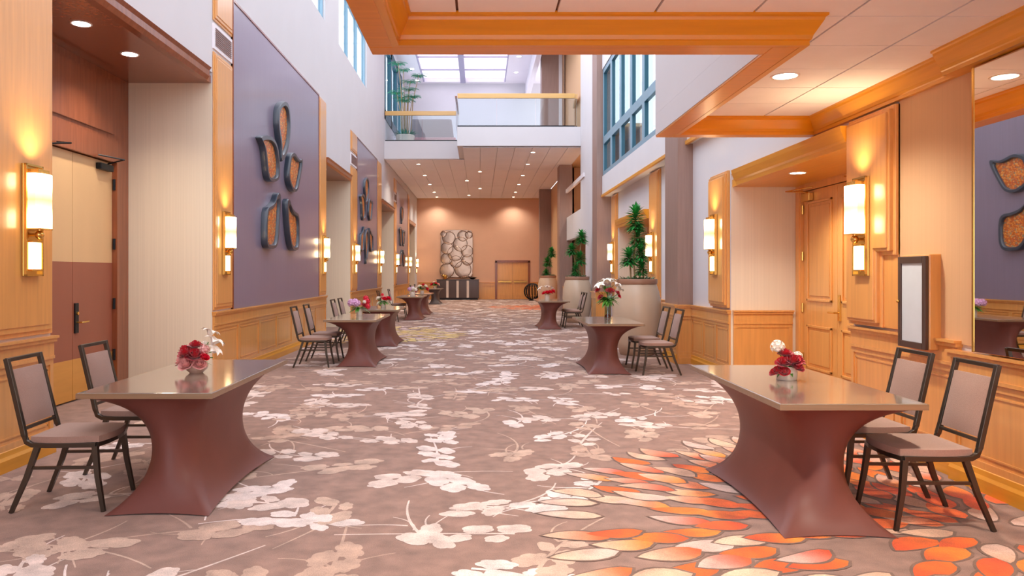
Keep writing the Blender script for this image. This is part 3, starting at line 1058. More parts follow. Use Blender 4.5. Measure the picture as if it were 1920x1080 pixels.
# ------------------------------------------------------------------ back wall
bw = MB()
bw.box(XL - 1.2, 0.90, YB, YB + 0.15, 0, BR_LO); bw.box(2.80, 3.8, YB, YB + 0.15, 0, BR_LO); bw.box(0.90, 2.80, YB, YB + 0.15, 2.17, BR_LO)
struct(bw.build('wall_back', M['back']), 'tan back wall at the far end')
q = MB(); q.box(-3.58, 3.6, YB - 0.05, YB, BR_LO - 0.10, BR_LO)
trim(q, M['tan'], 'cornice along the top of the back wall')
n_door[0] += 1
w = MB()
w.box(0.86, 0.98, YB - 0.03, YB + 0.10, 0, 2.17); w.box(2.72, 2.84, YB - 0.03, YB + 0.10, 0, 2.17); w.box(0.86, 2.84, YB - 0.03, YB + 0.10, 2.09, 2.22); w.box(0.86, 2.84, YB + 0.08, YB + 0.13, 0, 2.2)
d = struct(w.build('door_%d' % n_door[0], M['redwood']), 'wooden double door with push bars in the back wall')
for (x0, x1) in ((0.98, 1.845), (1.855, 2.72)):
    q = MB(); q.box(x0, x1, YB + 0.02, YB + 0.07, 0.01, 2.09)
    for (z0, z1) in ((0.2, 0.9), (1.1, 1.95)):
        q.box(x0 + 0.12, x1 - 0.12, YB + 0.008, YB + 0.02, z0, z1)
    lf = q.build('door_leaf', M['honey'], d)
    q = MB(); q.box(x0 + 0.06, x1 - 0.06, YB - 0.06, YB + 0.02, 0.96, 1.04)
    q.build('push_bar', M['brass'], d)

# ------------------------------------------------------------------ bridge with glass railings
s = MB()
s.box(XL, -0.77, 28.27, BACK_UP, BR_LO, BR_HI)
s.box(-0.77, 3.40, 25.5, BACK_UP, BR_LO + 0.02, BR_HI)
s.box(XL, 3.6, BACK_UP, YB + 0.15, BR_LO + 0.02, BR_HI)
struct(s.build('slab', M['plaster'], bevel=0.01), 'white bridge slab crossing the hall')
s = MB()
for i in range(12):
    x0 = -3.56 + i * 0.594
    for (y0, y1) in ((28.35 if x0 + 0.3 < -0.77 else 25.6, 31.2), (31.2, 37.1), (37.1, 42.95)):
        s.box(x0 + 0.008, x0 + 0.586, y0 + 0.008, y1 - 0.008, BR_LO - 0.018, BR_LO - 0.001)
struct(s.build('ceiling_bridge', M['soffit']), 'pale plank ceiling under the bridge')


def railing(name_label, x0, x1, y, posts):
    t = thing('glass_railing', name_label, 'railing', ((x0 + x1) / 2, y, BR_HI))
    h = (x1 - x0) / 2
    q = MB(); q.box(-h, h, -0.045, 0.045, 0.97, 1.13); q.build('handrail', M['gold_rail'], t, bevel=0.01)
    q = MB(); q.box(-h, h, -0.03, 0.03, 0.0, 0.05); q.build('base_channel', M['black_metal'], t)
    k = posts
    for i in range(k):
        a = -h + 2 * h * i / k
        q = MB(); q.box(a + 0.01, a + 2 * h / k - 0.01, -0.008, 0.008, 0.05, 0.97)
        q.build('glass_pane', M['rail_glass'], t)
    return t


railing('lower left glass railing on the bridge, set back', XL + 0.03, -0.79, 28.36, 2)
railing('longer right glass railing on the bridge with gold handrail', -0.76, 3.20, 25.58, 3)
t = thing('glass_railing', 'short glass railing return at the far right bridge corner', 'railing', (3.26, 25.64, BR_HI), math.atan2(1.6, 0.12))
q = MB(); q.box(0, 1.5, -0.045, 0.045, 0.97, 1.13); q.build('handrail', M['gold_rail'], t)
q = MB(); q.box(0, 1.5, -0.008, 0.008, 0.05, 0.97); q.build('glass_pane', M['rail_glass'], t)
q = MB(); q.box(0, 1.5, -0.03, 0.03, 0, 0.05); q.build('base_channel', M['black_metal'], t)
t = thing('glass_railing', 'short glass railing return between the two bridge fronts', 'railing', (-0.81, 25.6, BR_HI), PI / 2)
q = MB(); q.box(0, 2.7, -0.035, 0.035, 1.0, 1.06); q.build('handrail', M['redwood'], t)
q = MB(); q.box(0, 2.7, -0.008, 0.008, 0.05, 1.0); q.build('glass_pane', M['rail_glass'], t)

# upper level behind the bridge
u = MB()
u.box(XL - 0.17, 3.6, BACK_UP, BACK_UP + 0.15, BR_HI, TOP)
struct(u.build('wall_upper', M['plaster']), 'white wall of the upper level')
u = MB()
SK = (-2.67, 1.2, 26.5, 35.7)
u.box(XL - 0.17, SK[0], 26.0, BACK_UP, TOP, TOP + 0.2); u.box(SK[1], 3.6, 26.0, BACK_UP, TOP, TOP + 0.2)
u.box(SK[0], SK[1], SK[3], BACK_UP, TOP, TOP + 0.2); u.box(SK[0], SK[1], 26.0, SK[2], TOP, TOP + 0.2)
u.box(2.15, 2.35, 26.0, BACK_UP, TOP - 0.7, TOP)
struct(u.build('ceiling_upper', M['soffit']), 'upper ceiling round the skylight')
n_win[0] += 1
f = MB()
f.box(-0.92, -0.68, SK[2], SK[3], TOP - 0.06, TOP + 0.15)
for y in (28.0, 30.0, 31.9, 33.9):
    f.box(SK[0], SK[1], y - 0.025, y + 0.025, TOP + 0.06, TOP + 0.12)
f.box(SK[0], SK[0] + 0.05, SK[2], SK[3], TOP, TOP + 0.15); f.box(SK[1] - 0.05, SK[1], SK[2], SK[3], TOP, TOP + 0.15)
wo = struct(f.build('window_%d' % n_win[0], M['lavender']), 'skylight grid in the upper ceiling')
g = MB(); g.box(SK[0], SK[1], SK[2], SK[3], TOP + 0.14, TOP + 0.15); g.build('pane', M['sky_glass'], wo)

t = thing('banquette', 'grey high backed banquette behind the lower left bridge railing', 'sofa', (-1.97, 31.0, BR_HI))
q = MB()
q.hexa([(-0.98, 0, 0), (0.98, 0, 0), (0.98, 0.25, 0), (-0.98, 0.25, 0)], [(-0.86, 0.05, 1.40), (0.80, 0.05, 1.40), (0.80, 0.2, 1.40), (-0.86, 0.2, 1.40)])
q.build('backrest', M['grey_uphol'], t, bevel=0.08, seg=4)
q = MB(); q.box(-1.0, 1.0, -0.6, -0.001, 0.18, 0.52); q.build('seat', M['pink_uphol'], t, bevel=0.03)
q = MB(); q.box(-0.95, 0.95, -0.55, -0.02, 0, 0.18); q.build('plinth', M['espresso'], t)


def leaf_pts(mb, base, direction, L, W, droop=0.3, n=4, fold=0.15):
    d = Vector(direction).normalized()
    side = d.cross(Vector((0, 0, 1)))
    if side.length < 0.1: side = Vector((random.uniform(-1, 1), random.uniform(-1, 1), 0))
    side.normalize()
    up = side.cross(d).normalized()
    base = Vector(base)
    vs = []
    for k in range(n + 1):
        t_ = k / n
        w_ = W * 0.5 * (math.sin(PI * (0.12 + 0.88 * t_)) ** 0.8 if t_ < 1 else 0.02)
        p_ = base + d * L * t_ - Vector((0, 0, 1)) * droop * L * t_ * t_
        vs += [p_ - side * w_ + up * fold * w_, p_, p_ + side * w_ + up * fold * w_]
    fs = []
    for k in range(n):
        a = 3 * k
        fs += [(a, a + 1, a + 4, a + 3), (a + 1, a + 2, a + 5, a + 4)]
    mb.add(vs, fs)


t = thing('bamboo_palm', 'slender green palm in a planter behind the left bridge railing', 'plant', (-2.92, 29.6, BR_HI))
q = MB(); q.lathe([(0.25, 0), (0.33, 0.05), (0.38, 0.42), (0.36, 0.45), (0.33, 0.43)], n=20); q.build('planter', M['ceramic'], t, smooth=True)
q = MB(); q.lathe([(0.33, 0.38), (0.30, 0.42), (0.01, 0.43)], n=16); q.build('soil', M['soil'], t)
fo = MB(); cn = MB()
for k in range(9):
    a = k * 2.4; r0 = 0.05 + 0.02 * k
    h = random.uniform(1.3, 2.9)
    p0 = (r0 * math.cos(a), r0 * math.sin(a), 0.4); p1 = (r0 * 1.5 * math.cos(a), r0 * 1.5 * math.sin(a), 0.4 + h * 0.6); p2 = (r0 * 2.6 * math.cos(a), r0 * 2.6 * math.sin(a), 0.4 + h)
    cn.tube([p0, p1, p2], [0.022, 0.018, 0.01], 6)
    for m_ in range(7):
        b0 = 2 * PI * m_ / 7 + a
        ln = random.uniform(0.25, 0.42)
        dirv = Vector((math.cos(b0), math.sin(b0), 0.5))
        for s_ in range(9):
            tt = s_ / 8
            base = Vector(p2) + dirv * ln * tt - Vector((0, 0, 1)) * 0.5 * ln * tt * tt
            for sg in (-1, 1):
                dv = Vector((math.cos(b0 + sg * 0.9), math.sin(b0 + sg * 0.9), -0.2))
                leaf_pts(fo, base, dv, 0.17 * (1 - 0.4 * tt), 0.03, n=2)
for k in range(60):
    a = random.random() * 2 * PI
    leaf_pts(fo, (0.2 * math.cos(a), 0.2 * math.sin(a), 0.42), (math.cos(a), math.sin(a), random.uniform(.3, 1.6)), random.uniform(.25, .45), 0.05)
cn.build('stems', M['cane'], t)
fo.build('foliage', M['leaf_teal'], t)

# ------------------------------------------------------------------ lamps
def downlight(loc, r, label, warm, watt=0, group=None, cone=130, blend=0.8):
    t = thing('downlight', label, 'ceiling light', loc, 0, group)
    q = MB()
    n = 24
    vs, fs = [], []
    for k in range(n):
        a = 2 * PI * k / n
        for (rr, z) in ((r * 1.22, 0.0), (r * 1.2, -0.008), (r, -0.006), (r, 0.0)):
            vs.append((rr * math.cos(a), rr * math.sin(a), z))
    for k in range(n):
        for m_ in range(3):
            a, b = 4 * k + m_, 4 * ((k + 1) % n) + m_
            fs.append((a, b, b + 1, a + 1))
    q.add(vs, fs)
    q.build('ring', M['ring'], t)
    q = MB(); q.lathe([(r * 0.99, -0.002), (r * 0.99, -0.006)], n=24)
    q.build('lens', M['bulb_warm' if warm else 'bulb_day'], t)
    if watt:
        ld = bpy.data.lights.new('lamp', 'SPOT')
        ld.energy = watt
        ld.spot_size = math.radians(cone)
        ld.spot_blend = blend
        ld.shadow_soft_size = r
        ld.color = (1.0, 0.92, 0.79) if warm else (1.0, 0.84, 0.66)
        lo = bpy.data.objects.new('lamp', ld)
        COL.objects.link(lo)
        lo.parent = t
        lo.location = (0, 0, -0.02)
    return t


downlight((-4.06, 7.71, SOF_L), 0.085, 'nearer cool downlight in the dark soffit above left door', False, ALCOVE_WATT * 0.8)
downlight((-4.06, 8.78, SOF_L), 0.085, 'farther cool downlight in the dark soffit above left door', False, ALCOVE_WATT * 0.8)
downlight((-3.85, 18.5, SOF_L), 0.085, 'downlight in the soffit of the second left alcove', False, ALCOVE_WATT * 0.6)
downlight((-3.85, 28.6, SOF_L), 0.085, 'downlight in the soffit of the third left alcove', False, ALCOVE_WATT * 0.6)
downlight((3.80, 9.06, SOF_R), 0.085, 'farther warm downlight in the soffit over the right doors', True, ALCOVE_WATT)
downlight((3.80, 7.47, SOF_R), 0.085, 'nearer warm downlight in the soffit over the right doors', True, ALCOVE_WATT)
downlight((2.49, 6.18, CEIL), 0.095, 'round downlight in the low tiled ceiling on the right', True, CANOPY_WATT)
for (x, y) in ((2.49, 3.4), (0.6, 3.4), (0.6, 0.4), (2.49, 0.4)):  # unseen repeats of the ceiling downlight, added for the light they give
    downlight((x, y, CEIL), 0.095, 'unseen round downlight added in the low tiled ceiling above the camera', True, CANOPY_WATT, 'unseen added downlights above the camera')
ORD = ('nearest', 'second', 'third', 'fourth', 'farthest')
for k, y in enumerate((29.5, 32.9, 36.2, 39.7, 42.2)):
    downlight((-2.40, y, BR_LO - 0.018), 0.07, '%s downlight of the left row in the under-bridge ceiling' % ORD[k], True, BRIDGE_WATT, 'downlights under the bridge')
for k, y in enumerate((26.6, 29.5, 32.9, 36.2, 39.7, 42.2)):
    downlight((1.86, y, BR_LO - 0.018), 0.07, '%s downlight of the right row in the under-bridge ceiling' % (('nearest', 'second', 'third', 'fourth', 'fifth', 'farthest')[k]), True, BRIDGE_WATT, 'downlights under the bridge')
for k, (x, y) in enumerate(((0.0, 31.7), (-0.6, 34.8), (0.0, 38.0), (-0.6, 41.3))):
    downlight((x, y, BR_LO - 0.018), 0.07, '%s downlight of the middle row in the under-bridge ceiling' % (('nearest', 'second', 'third', 'farthest')[k]), True, BRIDGE_WATT, 'downlights under the bridge')
downlight((4.2, 27.6, BR_LO), 0.10, 'added warm downlight brightening the upper opening of the right wall', True, 260)  # lamp added to brighten the dark interior of this opening
for k, (x, y) in enumerate(((-3.05, 31.0), (-3.0, 33.4), (-2.95, 35.4), (1.62, 31.5), (1.62, 34.0))):
    downlight((x, y, TOP), 0.09, '%s downlight beside the upper skylight' % (('near left', 'middle left', 'far left', 'near right', 'far right')[k]), False)


def make_sconce():
    t = thing('wall_sconce', '', 'wall lamp')
    q = MB(); q.box(0.0, 0.018, -0.115, 0.115, 0.0, 0.875)
    q.build('backplate', M['brass'], t, bevel=0.004)
    q = MB()
    for (y0, y1, z0, z1) in ((-0.115, -0.10, 0, .875), (.10, .115, 0, .875), (-.115, .115, 0, .015), (-.115, .115, .86, .875)):
        q.box(0.018, 0.04, y0, y1, z0, z1)
    q.build('frame', M['brass'], t)
    q = MB()
    vs = []
    prof = [(0.030, -0.10), (0.10, -0.10), (0.135, -0.07), (0.145, 0.0), (0.135, 0.07), (0.10, 0.10), (0.030, 0.10)]
    q.prism(prof, 'z', 0.375, 0.80)
    q.build('lit_shade', M['shade'], t)
    q = MB(); q.box(0.02, 0.11, -0.075, 0.075, 0.80, 0.835)
    q.build('shade_cap', M['brass'], t)
    q = MB(); q.box(0.02, 0.13, -0.085, 0.085, 0.365, 0.375)
    q.build('shade_tray', M['brass'], t)
    q = MB(); q.ball((0.075, 0, 0.325), 0.034, 14, 10); q.tube([(0.018, 0, 0.325), (0.075, 0, 0.325)], 0.012, 8); q.tube([(0.075, 0, 0.325), (0.075, 0, 0.37)], 0.010, 8)
    q.build('ball_finial', M['brass'], t, smooth=True)
    q = MB(); q.box(0.022, 0.055, -0.062, 0.062, 0.055, 0.265)
    q.build('lower_glass', M['shade_low'], t, bevel=0.004)
    for z0 in (0.265, 0.042):
        q = MB(); q.box(0.018, 0.062, -0.07, 0.07, z0, z0 + 0.013)
        q.build('glass_clip', M['brass'], t)
    ld = bpy.data.lights.new('lamp', 'SPOT')          # the open top of the shade throws light upward
    ld.spot_size = math.radians(125)
    ld.spot_blend = 1.0
    ld.energy = SCONCE_WATT
    ld.color = (1.0, 0.74, 0.44)
    ld.shadow_soft_size = 0.05
    lo = bpy.data.objects.new('lamp', ld)
    COL.objects.link(lo)
    lo.parent = t
    lo.location = (0.12, 0, 0.85)
    lo.rotation_euler = (PI, 0, 0)
    return t


sc0 = make_sconce()
SPOTS = [(XL + 0.045, 5.95, 0, 'lit brass sconce on the nearest left wood pilaster, largest of left lamps'),
         (XL + 0.045, 10.5, 0, 'lit brass sconce at near end of the nearest purple panel'),
         (XL + 0.045, 17.1, 0, 'lit brass sconce at far end of the nearest purple panel'),
         (XL + 0.045, 21.4, 0, 'lit brass sconce at near end of the second purple panel'),
         (XL + 0.045, 26.75, 0, 'lit brass sconce at far end of the second purple panel'),
         (XL + 0.045, 31.8, 0, 'lit brass sconce at near end of the third dark panel'),
         (XL + 0.045, 37.6, 0, 'lit brass sconce at far end of the third dark panel'),
         (XL + 0.001, 42.3, 0, 'farthest lit sconce in the back left corner'),
         (XR - 0.101, 6.72, PI, 'lit brass sconce on the notched pilaster beside the right doors'),
         (XR - 0.089, 11.0, PI, 'lit brass sconce on the board between right alcove and first pillar'),
         (3.65 - 0.076, 15.68, PI, 'lit brass sconce on the board behind the largest pot plant'),
         (3.65 - 0.076, 20.35, PI, 'lit brass sconce on the board between pot plant and second pillar')]
for k, (x, y, rz, lab) in enumerate(SPOTS):
    o = sc0 if k == 0 else copy_tree(sc0)
    o.location = (x, y, 1.465)
    o.rotation_euler = (0, 0, rz)
    tag(o, lab, 'wall lamp', 'wall sconces')

# ------------------------------------------------------------------ petal sculptures on the purple panels
def chaikin(p, it=2):
    for _ in range(it):
        q = []
        n = len(p)
        for i in range(n):
            a, b = p[i], p[(i + 1) % n]
            q.append((0.75 * a[0] + 0.25 * b[0], 0.75 * a[1] + 0.25 * b[1]))
            q.append((0.25 * a[0] + 0.75 * b[0], 0.25 * a[1] + 0.75 * b[1]))
        p = q
    return p


# outlines in metres along the wall (y, z), measured on the nearest panel
def W(u, v):
    y = 1420 * 3.50 / (900 - u / 2)
    return (y, CAM_Z + (512 - v / 2) * y / 1420)


PET = {
    'upright leaf petal': ([(1066, 372), (1080, 395), (1086, 470), (1079, 550), (1060, 606), (1049, 616), (1047, 600), (1047, 555), (1038, 500), (1033, 450), (1036, 400), (1048, 380)], (1061, 470), 0.77),
    'left curled petal': ([(964, 506), (985, 500), (1010, 505), (1030, 528), (1042, 580), (1045, 670), (1030, 688), (1005, 686), (994, 660), (989, 600), (983, 550), (972, 520)], (1016, 605), 0.79),
    'right curled petal': ([(1083, 572), (1098, 565), (1112, 590), (1122, 598), (1132, 590), (1130, 620), (1119, 680), (1110, 722), (1095, 726), (1077, 690), (1073, 650), (1078, 600)], (1100, 650), 0.79),
    'lower left petal': ([(1047, 714), (1048, 760), (1043, 830), (1039, 900), (1030, 936), (1010, 938), (991, 932), (988, 880), (991, 775), (1010, 768), (1026, 752), (1036, 718)], (1016, 855), 0.79),
    'lower right petal': ([(1068, 738), (1078, 740), (1085, 770), (1100, 790), (1116, 798), (1119, 850), (1117, 940), (1100, 946), (1087, 937), (1077, 890), (1071, 830), (1067, 770)], (1099, 865), 0.79),
}


def petal_piece(outline, centre, k, label, group, thick=0.10):
    cy, cz = centre
    out = chaikin([((a - cy) * 0.92, (b - cz) * 0.95) for a, b in outline], 2)
    t = thing('petal_sculpture', label, 'wall sculpture', (XL + 0.0225, cy, cz), 0, group)
    n = len(out)
    def ring(s, x, body=0.0):
        return [(x, a * s, b * s) for a, b in out]
    q = MB()
    rings = [ring(1.0, 0.0), ring(1.0, thick * 0.75), ring(0.975, thick), ring(k + 0.05, thick), ring(k + 0.015, thick * 0.8), ring(k, thick * 0.45), ring(k, 0.0)]
    vs = [p for r in rings for p in r]
    fs = []
    for i in range(len(rings) - 1):
        for j in range(n):
            fs.append((i * n + j, i * n + (j + 1) % n, (i + 1) * n + (j + 1) % n, (i + 1) * n + j))
    q.add(vs, fs)
    q.build('frame', M['petal_frame'], t, smooth=True, angle=35)
    q = MB(); q.fan(ring(k + 0.005, thick * 0.5), (thick * 0.56, 0, 0))
    q.build('mosaic_inset', M['mosaic'], t)


for nm, (pts, cc, k) in PET.items():
    petal_piece([W(*p_) for p_ in pts], W(*cc), k, 'dark framed %s with orange mosaic on nearest purple panel' % nm, 'mosaic petals on the nearest panel')


def mapped(nm, u0, u1, v0, v1, label, group, thick=0.07):
    pts, cc, k = PET[nm]
    ys = [W(*p_) for p_ in pts]
    a0, a1 = min(p_[0] for p_ in ys), max(p_[0] for p_ in ys)
    b0, b1 = min(p_[1] for p_ in ys), max(p_[1] for p_ in ys)
    Y0, Y1 = 1420 * 3.5 / (900 - u0), 1420 * 3.5 / (900 - u1)
    yc = (Y0 + Y1) / 2
    Z1, Z0 = CAM_Z + (512 - v0) * yc / 1420, CAM_Z + (512 - v1) * yc / 1420
    f = lambda p_: (Y0 + (p_[0] - a0) / (a1 - a0) * (Y1 - Y0), Z0 + (p_[1] - b0) / (b1 - b0) * (Z1 - Z0))
    petal_piece([f(p_) for p_ in ys], f(W(*cc)), k, label, group, thick)


G2 = 'mosaic petals on the second panel'
for nm, box_, lab in (('upright leaf petal', (683.5, 692.5, 330, 388), 'topmost upright petal on the second purple panel'),
                      ('left curled petal', (675.5, 686, 361, 415), 'upper left curled petal on the second purple panel'),
                      ('right curled petal', (691, 699.5, 371, 417), 'upper right curled petal on the second purple panel'),
                      ('lower left petal', (676, 684, 421, 473), 'lower left petal on the second purple panel'),
                      ('upright leaf petal', (684.5, 691.5, 427, 498), 'long lowest centre petal on the second purple panel'),
                      ('lower right petal', (692, 700, 427, 474), 'lower right petal on the second purple panel')):
    mapped(nm, *box_, lab, G2)
G3 = 'mosaic petals on the third panel'
for nm, box_, lab in (('upright leaf petal', (752.5, 757, 386, 422), 'topmost slim petal on the third dark panel'),
                      ('left curled petal', (749.5, 754.4, 424, 463), 'upper left petal on the third dark panel'),
                      ('right curled petal', (755.6, 760.2, 430, 464), 'upper right petal on the third dark panel'),
                      ('lower left petal', (750.5, 754.8, 466, 500), 'lower left petal on the third dark panel'),
                      ('lower right petal', (756, 760.2, 468, 501), 'lower right petal on the third dark panel')):
    mapped(nm, *box_, lab, G3, 0.06)

# ------------------------------------------------------------------ right wall: mirror, display case
t = thing('wall_mirror', 'large wall mirror with thin gold edge on the right, reflecting purple panel', 'mirror', (XR - 0.075, 4.15, 0.945), 0.0113)
q = MB(); q.box(0.0, 0.055, -1.24, 1.085, 0.0, 1.965); q.build('backing', M['honey'], t)
q = MB(); q.box(-0.008, -0.001, -1.24, 1.07, 0.005, 1.96); q.build('mirror_glass', M['mirror'], t)
q = MB(); q.box(-0.012, 0.0, 1.07, 1.09, 0.0, 1.965); q.build('edge_strip', M['brass'], t)

t = thing('display_case', 'narrow wall case with brown frame and frosted white door', 'display case', (XR - 0.001, 5.92, 0.905))
q = MB(); q.prism([(-0.10, -0.19), (-0.10, 0.19), (0, 0.19), (0, -0.19)], 'z', 0.0, 0.73)
q.build('case_body', M['honey'], t, bevel=0.008)
fr = MB()
for (y0, y1, z0, z1) in ((-0.185, -0.145, 0, 0.715), (0.145, 0.185, 0, 0.715), (-0.145, 0.145, 0, 0.05), (-0.145, 0.145, 0.66, 0.715)):
    fr.box(-0.132, -0.101, y0, y1, z0, z1)
d = fr.build('door_frame', M['display_frame'], t, bevel=0.004)
q = MB(); q.box(-0.120, -0.106, -0.145, 0.145, 0.05, 0.66); q.build('frosted_glass', M['frost'], d)
q = MB(); q.ball((-0.142, 0.165, 0.36), 0.014, 10, 8); q.build('knob', M['brass'], d, smooth=True)

# ------------------------------------------------------------------ banquet tables with stretch covers
def make_table(name_mat):
    """aisle on -x; origin under the centre of the top"""
    t = thing('banquet_table', '', 'table')
    q = MB(); q.box(-0.42, 0.42, -0.915, 0.915, 0.710, 0.745)
    q.build('table_top', M['tabletop'], t, bevel=0.006, seg=3)
    q = MB()
    for (x0, x1, y0, y1) in ((-0.424, -0.4205, -0.919, 0.919), (0.4205, 0.424, -0.919, 0.919), (-0.424, 0.424, -0.919, -0.9155), (-0.424, 0.424, 0.9155, 0.919)):
        q.box(x0, x1, y0, y1, 0.709, 0.741)
    q.build('edge_band', M['tabletop_edge'], t)
    top = [(-0.385, -0.885), (0.385, -0.885), (0.385, 0.875), (-0.385, 0.875)]
    foot = [(-0.425, -0.985), (0.215, -0.985), (0.215, 0.515), (-0.425, 0.515)]
    wst = [(-0.20, -0.68), (0.03, -0.68), (0.03, 0.36), (-0.20, 0.36)]
    NS, NE = 26, 14
    rings = []
    for i in range(NS + 1):
        s = i / NS
        b0, b1, b2, b3 = (1 - s) ** 3, 3 * s * (1 - s) ** 2, 3 * s * s * (1 - s), s ** 3
        z = b0 * 0.709 + b1 * 0.60 + b2 * 0.16 + b3 * 0.004
        cs = []
        for a, w_, f_ in zip(top, wst, foot):
            cs.append((b0 * a[0] + (b1 + b2) * w_[0] + b3 * f_[0], b0 * a[1] + (b1 + b2) * w_[1] + b3 * f_[1]))
        ring = []
        ctr = (sum(p_[0] for p_ in cs) / 4, sum(p_[1] for p_ in cs) / 4)
        round_ = 0.10 * (b1 + b2)          # rounder corners at the waist
        for e in range(4):
            a, b = cs[e], cs[(e + 1) % 4]
            Ln = math.hypot(b[0] - a[0], b[1] - a[1])
            nrm = ((b[1] - a[1]) / Ln, -(b[0] - a[0]) / Ln)
            for m_ in range(NE):
                u_ = m_ / NE
                x = a[0] + (b[0] - a[0]) * u_
                y = a[1] + (b[1] - a[1]) * u_
                bow = 4 * u_ * (1 - u_)
                k = -0.030 * bow * b3 * 1.2 + 0.012 * bow * (b1 + b2) - 0.03 * max(0, 1 - min(u_, 1 - u_) * 12) * (b1 + b2)
                dz = 0.022 * bow * b3 if Ln > 1 else 0.006 * bow * b3
                x, y = x + nrm[0] * k, y + nrm[1] * k
                hx, hy = (cs[1][0] - cs[0][0]) / 2, (cs[2][1] - cs[1][1]) / 2
                sx, sy = max(-1, min(1, (x - ctr[0]) / hx)), max(-1, min(1, (y - ctr[1]) / hy))
                ex, ey = sx * math.sqrt(1 - sy * sy / 2) * 1.12, sy * math.sqrt(1 - sx * sx / 2) * 1.10
                wr = min(1.0, ((b1 + b2) / 0.75) ** 1.5) * 0.75
                x, y = x + (ctr[0] + ex * hx - x) * wr, y + (ctr[1] + ey * hy - y) * wr
                ring.append((x, y, z + dz))
        rings.append(ring)
    n = 4 * NE
    q = MB()
    vs = [p_ for r in rings for p_ in r]
    fs = []
    for i in range(NS):
        for j in range(n):
            fs.append((i * n + j, (i + 1) * n + j, (i + 1) * n + (j + 1) % n, i * n + (j + 1) % n))
    q.add(vs, fs)
    q.build('stretch_cover', M[name_mat], t, smooth=True, angle=75)
    return t


TABLES = [  # x centre, y centre, side(+1 right of aisle), label
    (2.13, 5.225, 1, 'nearest right table in maroon stretch cover with crimson rose cup'),
    (-2.085, 5.615, -1, 'nearest left table in maroon stretch cover with low rose bowl'),
    (2.005, 12.06, 1, 'second right table, beside the largest pot, with tall glass vase'),
    (1.96, 20.95, 1, 'farthest right table, beside the middle pot plant'),
    (-2.07, 12.95, -1, 'second left table, with lilac and red flowers'),
    (-2.09, 16.25, -1, 'third left table, close behind the lilac flower table'),
    (-2.22, 24.85, -1, 'fourth left table, with white lilac flower cup'),
    (-2.18, 27.95, -1, 'fifth left table, behind the white flower table'),
]
t0 = make_table('cover')
for k, (x, y, s, lab) in enumerate(TABLES):
    o = t0 if k == 0 else copy_tree(t0)
    o.location = (x, y, 0)
    if s < 0:
        o.scale = (-1, 1, 1)
    tag(o, lab, 'table', 'stretch covered banquet tables')
o = make_table('cover_dark')
o.location = (-2.25, 36.9, 0)
o.scale = (-1, 1, 1)
tag(o, 'farthest left table in darker cover, just before the sideboard', 'table', 'stretch covered banquet tables')

